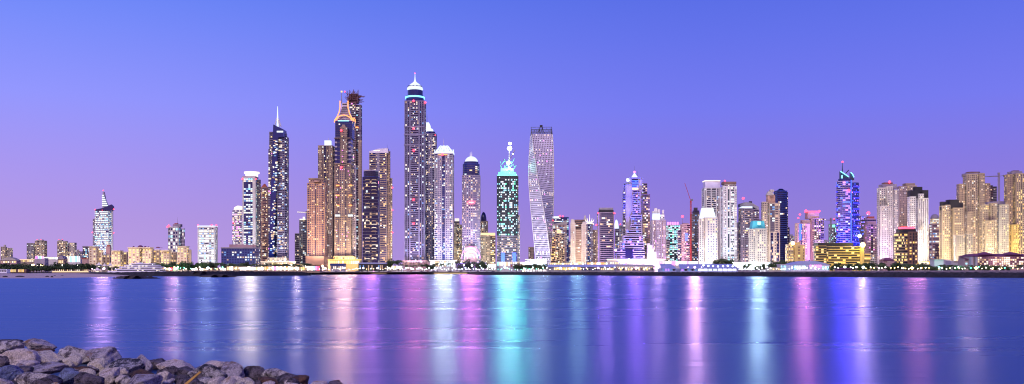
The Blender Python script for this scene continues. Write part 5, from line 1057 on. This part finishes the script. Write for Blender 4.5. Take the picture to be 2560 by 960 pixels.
names = {945: 'violet added streak light by the long dark hall', 1400: 'teal added streak light before the long promenade mall', 1495: 'indigo added streak light at the east half of the promenade mall', 1660: 'lilac added streak light beside the short marquee', 2440: 'rosy added streak light in the resort garden', 740: 'pale added streak light at the pink and white restaurant', 520: 'bluish added streak light by the white striped slab', 260: 'violet floodlight facing the sea beside the peaked tents', 440: 'greenish white floodlight among trees right of the yacht', 625: 'warm floodlight at the white beach restaurant', 850: 'peach floodlight on the quay below the ornate tower', 1030: 'magenta floodlight on the quay below the tallest tower', 1113: 'star bright bluish lamp on the quay below the spiky crowned tower', 1180: 'pink floodlight below the pink arched tower', 1262: 'cyan floodlight below the construction tower', 1345: 'cool floodlight before the white podium', 1590: 'violet floodlight before the stepped hotel', 1737: 'pink white floodlight beside the long marquee', 1885: 'dazzling cool floodlight in the white plaza', 2010: 'pink floodlight by the domed marquee', 2112: 'deep blue floodlight below the yellow hotel', 2158: 'lavender floodlight below the east end of the yellow hotel', 2280: 'rose floodlight below the brown round tower'}
TW = {260: (1950, 528, 600, 36, 258), 440: (1650, 572, 620, 28, 436), 625: (1800, 450, 600, 34, 625), 850: (1556, 415, 570, 40, 859), 1030: (1698, 300, 560, 46, 1037), 1113: (1650, 400, 580, 42, 1110), 1180: (1600, 445, 590, 38, 1178), 1262: (1650, 448, 590, 46, 1268), 1345: (1598, 400, 560, 26, 1353), 1590: (1482, 480, 590, 22, 1591), 1737: (1700, 545, 600, 18, 1738), 1885: (1497, 578, 620, 30, 1897), 2010: (1594, 565, 600, 30, 2010),
      2112: (1600, 460, 580, 34, 2112), 2158: (1800, 545, 600, 12, 2156), 2280: (1444, 502, 560, 40, 2295), 945: (1500, 450, 590, 32, 927), 1400: (1550, 562, 630, 34, 1446), 1495: (1550, 538, 630, 34, 1514), 1660: (1650, 556, 630, 30, 1646), 2440: (1590, 450, 580, 50, 2424), 740: (1850, 590, 640, 12, 744), 520: (1550, 572, 640, 42, 518)}
for x, w, col, s_, m, D, y in SEA:
    c_ = tuple(min(1, .18*q_/t_) for q_, t_ in zip(col, WGL))
    for i in range(3):
        flood(x+(i-1)*w*.42, y, D, c_, SEAK*s_*(.035, .05, .035)[i]*(D/1000)**2, m, names[x]+('', ', tallest of three', '')[i], (X(x, D)*.02, 30, 0), 46, 1.0, (.4, 1.1, .4)[i])['group'] = 'row widened for the streak of the '+names[x]  # outer pair added on the quay to widen each reflection streak
    Dt, y0, y1, wd, tx = TW[x]; Dt -= 4
    for i in range(9):
        xx = tx+wd*(.0, -.35, .35, -.18, .18, -.5, .5, .1, -.1)[i]; yy = y0+(y1-y0)*((i*4) % 9+.5)/9
        cc = P(xx, yy, Dt); L = bpy.data.lights.new('streak_beam', 'SPOT'); L.energy = 1000*SEAK*s_*(.14, .11, .11, .13, .13, .06, .06, .13, .13)[i]*(Dt/1000)**2; L.color = c_; L.shadow_soft_size = 1.6; L.spot_size = math.radians(46); L.spot_blend = .6
        r = empty('streak_light', cc, 'added streak light above '+names[x], 'streak light', 'added streak lights of the '+names[x])  # lights added on the facades to throw coloured streaks onto the water
        mb = MB(); mb.box(cc.x-.6, cc.x+.6, cc.y+.2, cc.y+1.4, cc.z-.5, cc.z+.5, 'darkgrey'); mb.build('housing', r); mb = MB(); mb.tube((cc.x, cc.y+1.4, cc.z), (cc.x, cc.y+5, cc.z-.5), .15, 'darkgrey', 4); mb.build('arm', r)
        o = bpy.data.objects.new('streak_beam', L); COL.objects.link(o); o.parent = r; o.location = (0, -1.8, 0); o.rotation_euler = (Vector((X(x, Dt)*.02, 30, 0))-cc).to_track_quat('-Z', 'Y').to_euler()
W = [(90, 2300, 625, (1, .85, .65), 160, 'the second stepped block from the west'), (167, 2300, 625, (1, .85, .65), 160, 'the third stepped block from the west'), (17, 2300, 630, (1, .85, .65), 90, 'the farthest west block'),  # px, D of facade, aimed y, colour, kW, label
 (258, 1950, 600, (.9, .95, 1), 300, 'the ladder masted tower'), (235, 1400, 640, (1, .68, .40), 144, 'the west block of the palace hotel'), (292, 1400, 645, (1, .66, .38), 144, 'the palace hotel between two wings'), (350, 1400, 640, (1, .68, .40), 216, 'the centre of the palace hotel'), (415, 1400, 645, (1, .66, .38), 120, 'the east wing of the palace hotel'), (458, 1400, 640, (1, .68, .40), 168, 'the east block of the palace hotel'),
 (518, 1550, 600, (.95, 1, .98), 240, 'the white striped slab'), (628, 1800, 560, (1, .95, 1), 350, 'the pilastered white tower'), (705, 1750, 600, (1, .9, .8), 420, 'the blue blade tower'), (792, 1600, 570, (1, .68, .48), 520, 'the peach arch crowned tower'), (860, 1560, 600, (1, .70, .40), 700, 'the ornate neon outlined tower'), (955, 1750, 590, (1, .7, .5), 480, 'the slant roofed tower'),
 (1037, 1700, 590, (.8, .65, 1), 400, 'the tallest tower'), (1112, 1650, 580, (.75, .85, 1), 420, 'the spiky crowned tower'), (1178, 1600, 590, (1, .6, .75), 340, 'the pink arched tower'), (1222, 1750, 620, (1, .85, .55), 160, 'the squat cream block'), (1146, 1950, 620, (1, .8, .5), 200, 'the lit headed cream block'),
 (1385, 1600, 560, (.85, .75, 1), 260, 'the twisted tower'), (1395, 1650, 620, (1, .7, .35), 160, 'the orange stepped tower'), (1446, 1550, 610, (1, .78, .55), 260, 'the ribbed cream tower'), (1514, 1550, 600, (.85, .5, 1), 160, 'the violet cornered slab'), (1592, 1500, 590, (.30, .20, 1), 750, 'the stepped hotel'), (1630, 1500, 630, (1, .9, .9), 120, 'the white steps of the stepped hotel'),
 (1646, 1650, 600, (1, .7, 1), 200, 'the castle crowned tower'), (1714, 1650, 610, (1, .55, .85), 300, 'the tower left of the red crane'), (1770, 1480, 600, (.98, 1, .85), 190, 'the trapezoid crowned tower'), (1822, 1700, 560, (.85, .93, 1), 380, 'the brown capped white tower'), (1872, 1750, 610, (1, .75, .85), 240, 'the swoop roofed tower'), (1894, 1500, 610, (1, 1, .85), 160, 'the teal roofed tower'), (1930, 1620, 600, (1, .9, .85), 380, 'the gabled head tower'),
 (1990, 1400, 635, (1, .68, .2), 70, 'the low orange hotel'), (2025, 1600, 600, (1, .45, .85), 380, 'the magenta pair'), (2085, 1250, 640, (1, .75, .1), 60, 'the west half of the yellow hotel'), (2130, 1250, 640, (1, .75, .1), 70, 'the east half of the yellow hotel'), (2119, 1600, 560, (.1, .05, 1), 2200, 'the blue neon tower'), (2176, 1650, 610, (1, .7, .8), 220, 'the navy striped pink tower'),
 (2215, 1500, 570, (.85, .6, 1), 620, 'the violet tinted residence tower'), (2300, 1450, 570, (1, .95, .88), 430, 'the white black capped residence tower'), (2375, 1450, 610, (1, .82, .4), 620, 'the yellow lit residence tower'), (2435, 1600, 560, (1, .8, .55), 900, 'the tallest residence tower'), (2410, 1380, 620, (1, .85, .5), 160, 'the low cream wing'), (2490, 1450, 590, (1, .92, .65), 640, 'the curved head residence tower'), (2540, 1500, 570, (1, .76, .35), 700, 'the golden edge residence tower'), (2500, 900, 655, (1, .6, .75), 25, 'the purple roofed resort')]
for x, D, y, col, kw, lab in W: wash(x, D, y, col, kw*WK, 'ground floodlight lighting up '+lab, cone=75, dist=60 if D > 1000 else 20, m='lampW')
for x, D, y, col, kw, m, lab in ((1160, 1380, 662, (.4, .1, 1), 30, 'lampP', 'violet garden lamp under the violet lit trees'), (1340, 1520, 655, (.9, .95, 1), 60, 'lampC', 'cool lamp flooding the white podium'), (445, 960, 668, (.6, 1, .6), 14, 'lampG', 'green garden lamp inside the trees right of the yacht'), (1885, 1330, 655, (.85, 1, 1), 60, 'lampC', 'cool lamp before the dazzling white hall'), (1740, 1120, 655, (1, .5, .95), 30, 'lampP', 'pink lamp behind the long marquee'), (2348, 880, 668, (.2, 1, .75), 8, 'lampG', 'teal lamp at the plain white block'), (2397, 800, 671, (.2, 1, .8), 5, 'lampG', 'teal lamp in the garden by the white villa'), (2157, 1235, 615, (1, .8, .1), 25, 'lampY', 'yellow lamp on the corner of the yellow hotel'), (1274, 1650, 420, (.7, 1, .95), 30, 'lampC', 'cool work lamp on the construction tower deck'), (1340, 1555, 440, (.2, 1, .6), 0, 'lampG', '')):
    if kw: flood(x, y, D, col, kw*WK*2.2, m, lab, None, 60, 1.5, .8)
FEET = ['in front of the low dark blue office box', 'at the foot of the blue blade tower', 'at the foot of the grey green unfinished tower', 'between the peach tower and the ornate tower', 'at the golden entrance of the ornate tower', 'at the foot of the navy arc balcony tower', 'in the open gap between navy and tallest tower', 'at the pink podium of the tallest tower', 'at the foot of the spiky crowned tower', 'at the foot of the slim cream block',
  'at the portal of the pink arched tower', 'before the squat cream block', 'at the foot of the construction tower', 'before the ribbed cream tower', 'before the violet cornered slab', 'on the terrace of the stepped hotel', 'before the castle crowned tower', 'before the green glass tower', 'glowing pinkish white beside the trapezoid crowned tower', 'before the brown capped white tower', 'before the teal roofed tower', 'before the navy slab tower', 'behind the magenta pair and yellow hotel', 'before the violet tinted residence tower', 'behind the small pink house',
  'under the white residence tower', 'behind the plain white block', 'behind the long white villa', 'behind the purple roofed resort']
for i, (x, D, y, col, kw) in enumerate(((575, 1290, 668, (1, .8, .5), 40), (655, 1430, 664, (1, .85, .6), 70), (745, 1500, 664, (1, .75, .5), 60), (806, 1480, 664, (1, .6, .4), 90), (862, 1430, 662, (1, .68, .3), 110), (925, 1420, 664, (.9, .85, 1), 50), (972, 1640, 664, (1, .7, .45), 130), (1060, 1560, 664, (1, .75, .75), 110), (1112, 1540, 664, (.75, .88, 1), 150), (1152, 1560, 664, (.8, .6, 1), 70), (1186, 1500, 664, (1, .5, .9), 90), (1230, 1560, 664, (.8, 1, 1), 110), (1268, 1560, 664, (.6, .95, 1), 100), (1420, 1490, 664, (1, .8, .55), 110), (1480, 1470, 664, (1, .6, .8), 80), (1610, 1400, 664, (.9, .75, 1), 90), (1650, 1540, 664, (1, .8, 1), 110), (1690, 1560, 664, (1, .7, .85), 90), (1735, 1400, 660, (1, .6, .95), 170), (1800, 1420, 660, (1, .97, .9), 150), (1880, 1420, 660, (.9, 1, 1), 170), (1935, 1520, 660, (1, .95, .9), 110), (2040, 1500, 660, (1, .6, .9), 80), (2190, 1420, 660, (1, .75, .9), 100), (2240, 1400, 664, (.9, .7, 1), 80), (2325, 1380, 664, (1, .85, .5), 100), (2345, 1400, 664, (1, .8, .35), 110), (2440, 1350, 664, (1, .8, .4), 110), (2530, 1400, 664, (1, .7, .25), 130))):
    flood(x, y, D, col, kw*BK*(.85 if x > 1400 else 1), 'lampY' if col[2] < .6 else 'lampW', 'tall base fill lamp '+FEET[i], None, 60, 1.2, .6)  # most added to brighten the tower bases, a few are seen star lamps
flood(1291, 436, 1652, (.12, 1, .55), 420*WK, 'lampG', 'green work light on the construction tower roof edge facing the twisted tower', P(1328, 440, 1600), 75, 1, .5)
flood(1556, 674, 1400, (.04, .06, 1), 5000*WK, 'lampC', 'blue floodlight thrown onto the stepped hotel flank', P(1572, 500, 1508), 50, 1, .5)

low('glow_row', 'long white added glow row between ornate tower entrance and tallest tower', 'building', 964, 1006, 664, 1380, 'pale', cells(965, 1005, 8, 665, 672, ['hotwhite', 'warmglow', 'warm'], .8))  # this and the rows below are added to strengthen the waterfront glow
low('glow_row', 'warm added glow row under the dark slab and egg lantern tower', 'building', 1466, 1536, 656, 1440, 'pale', cells(1468, 1534, 14, 656.5, 662, ['hotwhite', 'warm', 'warmglow', 'orange'], .8))
low('glow_row', 'white added glow row at the feet of the ribbed cream tower', 'building', 1372, 1462, 657, 1440, 'pale', cells(1374, 1460, 17, 657.5, 663, ['hotwhite', 'warm', 'yellow', 'warmglow'], .75))
low('glow_row', 'dazzling added glow row below green glass tower and red crane', 'building', 1660, 1746, 653, 1380, 'white', cells(1662, 1744, 15, 653.5, 663, ['hotwhite', 'whiteglow', 'magenta', 'warmglow'], .85))
low('glow_row', 'long bright added glow row at the feet of the white pair of towers', 'building', 1746, 1800, 656, 1380, 'white', cells(1748, 1798, 10, 656.5, 664, ['hotwhite', 'whiteglow'], .85))
low('glow_row', 'warm added glow row at the feet of the twin tents beach towers', 'building', 700, 768, 660, 1480, 'pale', cells(702, 766, 13, 660.5, 667, ['hotwhite', 'warm', 'orange', 'warmglow'], .8))
low('glow_row', 'white added glow row between pink arched tower and construction tower', 'building', 1196, 1242, 660, 1440, 'pale', cells(1198, 1240, 9, 660.5, 668, ['hotwhite', 'whiteglow', 'cool'], .8))
# ================================================================== FOREGROUND ROCKS
def dsh(x): return float(np.interp(x, [-80, -32, -16.8, -6.6, 0, 60], [72, 58, 46, 36.5, 31, 30]))
def surf(x, y):
    s = dsh(x)-y
    return .055*s if s > 0 else .35*s
mb = MB(); n = 70; R = []
for j in range(n):
    for i in range(n):
        x = -60+100*i/(n-1); y = -8+88*j/(n-1); R.append((x, y, max(-3, surf(x, y))-.35+.12*vnoise((x, y, 0), .8)))
mb.add(R, [(j*n+i, j*n+i+1, (j+1)*n+i+1, (j+1)*n+i) for j in range(n-1) for i in range(n-1)], 'mudstone'); tag(mb.build('rock_bank_ground', smooth=True), kind='structure')
def rock_mat(name, base, dark, rust=None, k=.5, sc=1.0, blue=None):
    m, n, l = _new(name); b = n['Principled BSDF']; b.inputs['Roughness'].default_value = .75; b.inputs['Specular IOR Level'].default_value = .35
    tc = n.new('ShaderNodeTexCoord'); a = n.new('ShaderNodeTexNoise'); a.inputs['Scale'].default_value = 2.0*sc; a.inputs['Detail'].default_value = 10; a.inputs['Roughness'].default_value = .72; l.new(tc.outputs['Object'], a.inputs['Vector'])
    cr = n.new('ShaderNodeValToRGB'); e = cr.color_ramp; e.elements[0].position = k-.08; e.elements[0].color = (*dark, 1); e.elements[1].position = k+.06; e.elements[1].color = (*base, 1)
    l.new(a.outputs['Fac'], cr.inputs[0])
    v = n.new('ShaderNodeTexVoronoi'); v.inputs['Scale'].default_value = 9*sc; l.new(tc.outputs['Object'], v.inputs['Vector'])
    a2 = n.new('ShaderNodeTexNoise'); a2.inputs['Scale'].default_value = 16*sc; a2.inputs['Detail'].default_value = 8; a2.inputs['Roughness'].default_value = .75; l.new(tc.outputs['Object'], a2.inputs['Vector'])
    mx = n.new('ShaderNodeMix'); mx.data_type = 'RGBA'; mx.blend_type = 'MULTIPLY'; mr = n.new('ShaderNodeMapRange'); mr.inputs[1].default_value = .35; mr.inputs[2].default_value = .62; mr.inputs[3].default_value = .45; mr.inputs[4].default_value = 1.25
    l.new(a2.outputs['Fac'], mr.inputs[0]); mx.inputs[0].default_value = 1; l.new(cr.outputs[0], mx.inputs[6]); l.new(mr.outputs[0], mx.inputs[7]); last = mx.outputs[2]
    if rust:
        a3 = n.new('ShaderNodeTexNoise'); a3.inputs['Scale'].default_value = 1.6; a3.inputs['Detail'].default_value = 3; mp = n.new('ShaderNodeMapping'); mp.inputs['Location'].default_value = (3, 7, 1); l.new(tc.outputs['Object'], mp.inputs[0]); l.new(mp.outputs[0], a3.inputs['Vector'])
        m2 = n.new('ShaderNodeMapRange'); m2.inputs[1].default_value = .56; m2.inputs[2].default_value = .66; l.new(a3.outputs['Fac'], m2.inputs[0]); m3 = n.new('ShaderNodeMix'); m3.data_type = 'RGBA'; l.new(m2.outputs[0], m3.inputs[0]); l.new(last, m3.inputs[6]); m3.inputs[7].default_value = (*rust, 1); last = m3.outputs[2]
    l.new(last, b.inputs['Base Color'])
    bp = n.new('ShaderNodeBump'); bp.inputs['Strength'].default_value = 1.0; bp.inputs['Distance'].default_value = .16; ad = n.new('ShaderNodeMath'); ad.operation = 'ADD'; l.new(a.outputs['Fac'], ad.inputs[0]); l.new(a2.outputs['Fac'], ad.inputs[1]); l.new(ad.outputs[0], bp.inputs['Height']); l.new(bp.outputs[0], b.inputs['Normal'])
rock_mat('rk_pale', (.86, .76, .74), (.26, .21, .21), (.42, .27, .15), .42); rock_mat('rk_cream', (.85, .77, .68), (.38, .30, .24), (.50, .30, .10), .40); rock_mat('rk_speck', (.84, .79, .83), (.12, .10, .13), None, .50, 1.6)
rock_mat('rk_grey', (.60, .55, .64), (.16, .14, .18), (.25, .15, .11), .48); rock_mat('rk_dark', (0.20, 0.17, 0.22), (.03, .025, .035), None, .50); rock_mat('rk_brown', (0.19, 0.10, 0.07), (.035, .02, .02), (.25, .13, .05), .5); rock_mat('rk_blue', (.26, .32, .55), (.05, .06, .13), None, .46); rock_mat('rk_stripe', (.75, .72, .80), (.04, .04, .06), None, .54, 1.3)
def rock(px, py, w, h, m, label, seed=None, group=None, sub=5, rot=0., q=.0):
    global _rk
    seed = seed if seed is not None else int(px*7+py*13)
    r = np.random.RandomState(abs(seed) % 100000); D = None
    for k in range(400):
        d = 12+k*.15
        if Z(py+h*.1, d) <= surf(X(px, d), d)+.18: D = d; break
    if D is None: D = 66
    z = Z(py, D)
    if z < .1: D = (5-.25)*F/(py-HY); z = .25
    a = w*D/F/2; c = h*D/F/2*1.2; b = a*r.uniform(.75, 1.0)
    bm = bmesh.new(); bmesh.ops.create_icosphere(bm, subdivisions=sub, radius=1.0); V = np.array([v.co[:] for v in bm.verts])
    nrm = r.normal(size=(12, 3)); nrm /= np.linalg.norm(nrm, axis=1)[:, None]; dd = r.uniform(.56, .95, 12)
    dots = V@nrm.T; rad = np.where(dots > .05, dd/np.maximum(dots, .05), 9.)
    srt = np.sort(np.concatenate([rad, np.full((len(V), 1), 1.12)], 1), 1); kk = 60.; rr = -np.log(np.exp(-kk*srt[:, :4]).sum(1))/kk
    of = r.uniform(0, 50, 3)
    nz_ = np.array([noise.fractal(Vector(p*1.5+of), 1.0, 2.1, 5) for p in V]); nz2_ = np.array([abs(noise.noise(Vector(p*5+of))) for p in V]); rr = rr*(1+.13*nz_-.07*nz2_+.02)
    V = V*rr[:, None]
    for v, co in zip(bm.verts, V): v.co = co
    me = bpy.data.meshes.new('boulder'); bm.to_mesh(me); bm.free(); me.materials.append(MATS[m])
    me.polygons.foreach_set('use_smooth', np.ones(len(me.polygons), bool))
    co = V*np.array([a, b, c]); ang = math.radians(rot); cs, sn = math.cos(ang), math.sin(ang); co = np.stack([co[:, 0]*cs-co[:, 2]*sn, co[:, 1], co[:, 0]*sn+co[:, 2]*cs], 1)
    me.vertices.foreach_set('co', co.ravel()); me.update()
    o = bpy.data.objects.new('boulder', me); COL.objects.link(o); o.location = (X(px, D), D, z); tag(o, label, 'boulder', group or 'riprap boulders on the near shore'); return o
RK = [(13, 855, 46, 16, 'rk_dark', 'flat dark boulder at the top west corner of the near rocks'), (42, 858, 34, 15, 'rk_dark', 'small black boulder on the skyline of the near rocks, second from the west'), (95, 866, 78, 28, 'rk_grey', 'grey veined boulder lying at the water behind a brown one'),
 (22, 874, 96, 42, 'rk_speck', 'large pale speckled boulder at the west edge'), (103, 881, 60, 22, 'rk_brown', 'dark brown boulder wedged between grey and pale ones'), (52, 897, 90, 40, 'rk_pale', 'big pinkish pale boulder with a smooth round top near the west edge'), (124, 897, 80, 46, 'rk_cream', 'big cream faceted boulder with a grey shaded flank'),
 (188, 890, 82, 56, 'rk_speck', 'tallest rugged boulder, light grey with dark pits'), (254, 895, 88, 46, 'rk_grey', 'sloping lilac grey boulder behind the yellowish white one'), (6, 908, 44, 30, 'rk_dark', 'dark rounded boulder cut by the west edge'), (70, 918, 70, 26, 'rk_pale', 'low flat pale boulder under the big pinkish one'), (172, 912, 30, 20, 'rk_cream', 'small rusty orange stone beside the tallest boulder'),
 (122, 923, 124, 28, 'rk_grey', 'long log shaped grey boulder'), (206, 927, 74, 20, 'rk_brown', 'flat brown boulder below the tallest one'), (250, 921, 70, 38, 'rk_cream', 'yellowish white boulder, the brightest of the near rocks'), (312, 925, 90, 50, 'rk_stripe', 'dark boulder veined with white streaks'), (350, 912, 62, 44, 'rk_grey', 'round lilac grey boulder standing on the skyline'),
 (395, 910, 60, 28, 'rk_dark', 'dark slab leaning behind the round lilac one'), (279, 944, 58, 46, 'rk_pale', 'blunt pale boulder with a flat face in the bottom row'), (352, 948, 100, 34, 'rk_brown', 'dark brown boulder in shade below the veined one'), (22, 937, 76, 36, 'rk_blue', 'bluish boulder near the bottom west corner'), (84, 946, 84, 38, 'rk_speck', 'speckled boulder in the bottom row beside the bluish one'),
 (166, 942, 60, 34, 'rk_blue', 'pointed blue tinted boulder below the log shaped one'), (132, 955, 60, 26, 'rk_dark', 'dark purple stone at the bottom between speckled and blue ones'), (218, 952, 74, 34, 'rk_dark', 'dark rough boulder left of the blunt pale one'), (356, 960, 110, 38, 'rk_grey', 'broad grey boulder with a flat top at the bottom'), (412, 940, 66, 44, 'rk_dark', 'black rough boulder left of the yellow plank'), (6, 960, 60, 26, 'rk_pale', 'pale stone at the bottom west corner'),
 (440, 919, 92, 30, 'rk_pale', 'long pale peach boulder on the skyline'), (466, 932, 56, 28, 'rk_dark', 'dark stone behind the yellow plank'), (535, 917, 64, 30, 'rk_pale', 'pale topped boulder with ochre stain on the skyline'), (516, 942, 92, 54, 'rk_stripe', 'large blue grey boulder with white speckles right of the plank'), (572, 938, 72, 54, 'rk_grey', 'lilac grey boulder between speckled and dark blue ones'), (583, 956, 54, 28, 'rk_pale', 'pinkish stone at the bottom below the lilac one'),
 (634, 938, 66, 44, 'rk_dark', 'dark blue boulder with brown top'), (608, 955, 40, 24, 'rk_blue', 'small deep blue stone in a gap at the bottom'), (686, 940, 88, 34, 'rk_speck', 'lilac grey ridged boulder on the skyline right of the dark blue one'), (665, 955, 60, 28, 'rk_brown', 'brown stone in shade at the bottom under the ridged one'), (718, 953, 72, 30, 'rk_dark', 'dark flat boulder near the east end of the rocks'), (752, 955, 54, 26, 'rk_brown', 'brown stone near the east end of the rocks'), (735, 962, 50, 22, 'rk_pale', 'small pale stone at the bottom near the east end'), (792, 961, 48, 14, 'rk_pale', 'last pale flat stone before the lone dark one'), (834, 959, 44, 13, 'rk_dark', 'lone dark stone at the east tip of the near rocks')]
for q in RK: rock(*q[:5], q[5], rot=RS.uniform(-8, 8))
mats_ = ['rk_dark', 'rk_grey', 'rk_pale', 'rk_pale', 'rk_speck', 'rk_dark', 'rk_cream']
for i in range(75):
    x = RS.uniform(-20, 800); top = float(np.interp(x, [0, 100, 200, 300, 440, 640, 800], [862, 872, 886, 905, 922, 938, 962])); y = RS.uniform(top+8, 1000)
    m = mats_[RS.randint(7)]; s_ = RS.uniform(16, 40)
    rock(x, y+6, s_*1.3, s_*.8, m, 'small %s stone filling a gap between the larger near boulders' % {'rk_dark': 'dark', 'rk_grey': 'grey', 'rk_brown': 'brown', 'rk_pale': 'pale', 'rk_speck': 'speckled', 'rk_cream': 'cream'}[m], group='small filler stones', sub=4)
for i in range(34):   # the shore continues towards the camera and to the west
    x = RS.uniform(-26, 4); y = RS.uniform(14, 27); s_ = RS.uniform(.5, 1.0); px = CX+F*x/y; py = HY+(EYE-surf(x, y)-.1)*F/y
    if py > 990 and px > -500: rock(px, py, s_*2*F/y, s_*1.4*F/y, mats_[RS.randint(7)], 'boulder of the near shore just below the frame', sub=3, group='boulders below the frame')
mat('plankwood', (.40, .24, .07), var=.2, scale=3); r0 = 33.0; mb = MB(); a = P(463, 962, r0); b = P(502, 929, r0)
d = (b-a).normalized(); s_ = Vector((d.z, 0, -d.x))*.045; up = Vector((0, -.05, 0)); v = [a-s_, a+s_, b+s_*.7, b-s_*.7]; mb.add([tuple(p+up) for p in v]+[tuple(p-up) for p in v], [(0, 1, 2, 3), (7, 6, 5, 4), (0, 4, 5, 1), (1, 5, 6, 2), (2, 6, 7, 3), (3, 7, 4, 0)], 'plankwood')
tag(mb.build('wooden_plank'), 'weathered ochre yellow plank stuck slantwise between dark boulders', 'plank')

# ================================================================== CAMERA, LIGHT, SKY
cam = bpy.data.cameras.new('camera'); co = bpy.data.objects.new('camera', cam); COL.objects.link(co); co.location = (0, 0, EYE); co.rotation_euler = (math.pi/2, 0, 0)
cam.sensor_width = 36; cam.lens = 36*F/2560; cam.shift_y = (HY-480)/2560; cam.clip_end = 20000; cam.clip_start = .5; scene.camera = co
sun = bpy.data.lights.new('afterglow', 'SUN'); sun.energy = SUNE; sun.angle = math.radians(14); sun.color = SUNC; so = bpy.data.objects.new('afterglow', sun); COL.objects.link(so)
so.rotation_euler = Vector((.45, 1, -.62)).to_track_quat('-Z', 'Y').to_euler()
w = bpy.data.worlds.new('World'); scene.world = w; w.use_nodes = True; n = w.node_tree.nodes; l = w.node_tree.links; bg = n['Background']
tc = n.new('ShaderNodeTexCoord'); sp = n.new('ShaderNodeSeparateXYZ'); l.new(tc.outputs['Generated'], sp.inputs[0])
def ramp(stops):
    c = n.new('ShaderNodeValToRGB'); e = c.color_ramp; e.elements.remove(e.elements[1]); e.elements[0].position = stops[0][0]; e.elements[0].color = (*stops[0][1], 1)
    for p, q in stops[1:]: k = e.elements.new(p); k.color = (*q, 1)
    l.new(sp.outputs['Z'], c.inputs[0]); return c
def srgb(r, g, b): return tuple(((v/255+.055)/1.055)**2.4 if v > 10 else v/3294 for v in (r, g, b))
RL = ramp([(0, srgb(190, 160, 226)), (.05, srgb(182, 154, 228)), (.10, srgb(170, 152, 240)), (.17, srgb(148, 152, 255)), (.24, srgb(122, 142, 252)), (.285, srgb(102, 134, 248)), (.5, srgb(52, 86, 215)), (1, srgb(34, 60, 175))])
RR = ramp([(0, srgb(164, 134, 210)), (.05, srgb(150, 128, 216)), (.10, srgb(138, 123, 224)), (.17, srgb(118, 123, 240)), (.24, srgb(100, 115, 235)), (.285, srgb(88, 109, 230)), (.5, srgb(54, 80, 205)), (1, srgb(30, 54, 165))])
RB = ramp([(0, srgb(235, 165, 190)), (.1, srgb(215, 160, 215)), (.25, srgb(170, 150, 235)), (.5, srgb(80, 100, 220)), (1, srgb(34, 60, 175))])
mx = n.new('ShaderNodeMix'); mx.data_type = 'RGBA'; m1 = n.new('ShaderNodeMapRange'); m1.interpolation_type = 'SMOOTHSTEP'; m1.inputs[1].default_value = -.55; m1.inputs[2].default_value = .25; l.new(sp.outputs['X'], m1.inputs[0]); l.new(m1.outputs[0], mx.inputs[0]); l.new(RL.outputs[0], mx.inputs[6]); l.new(RR.outputs[0], mx.inputs[7])
m2 = n.new('ShaderNodeMapRange'); m2.inputs[1].default_value = .3; m2.inputs[2].default_value = -.6; l.new(sp.outputs['Y'], m2.inputs[0]); mx2 = n.new('ShaderNodeMix'); mx2.data_type = 'RGBA'; l.new(m2.outputs[0], mx2.inputs[0]); l.new(mx.outputs[2], mx2.inputs[6]); l.new(RB.outputs[0], mx2.inputs[7])
sky = n.new('ShaderNodeTexSky'); sky.sky_type = 'NISHITA'; sky.sun_disc = False; sky.sun_elevation = math.radians(-3); sky.sun_rotation = math.radians(203); ad = n.new('ShaderNodeMix'); ad.data_type = 'RGBA'; ad.blend_type = 'ADD'; ad.inputs[0].default_value = .05
l.new(mx2.outputs[2], ad.inputs[6]); l.new(sky.outputs[0], ad.inputs[7]); l.new(ad.outputs[2], bg.inputs[0]); bg.inputs[1].default_value = 1.0
scene.view_settings.view_transform = 'Standard'; scene.view_settings.look = 'None'; scene.view_settings.exposure = 0; scene.view_settings.gamma = 1
scene.render.engine = 'CYCLES'; c = scene.cycles; c.use_denoising = True; c.denoiser = 'OPENIMAGEDENOISE'; c.max_bounces = 4; c.diffuse_bounces = 2; c.glossy_bounces = 3; c.sample_clamp_indirect = 2; c.sample_clamp_direct = 0; c.use_light_tree = True; c.caustics_reflective = False; c.caustics_refractive = False
scene.cycles.pixel_filter_type = 'BLACKMAN_HARRIS'; scene.cycles.filter_width = 1.15
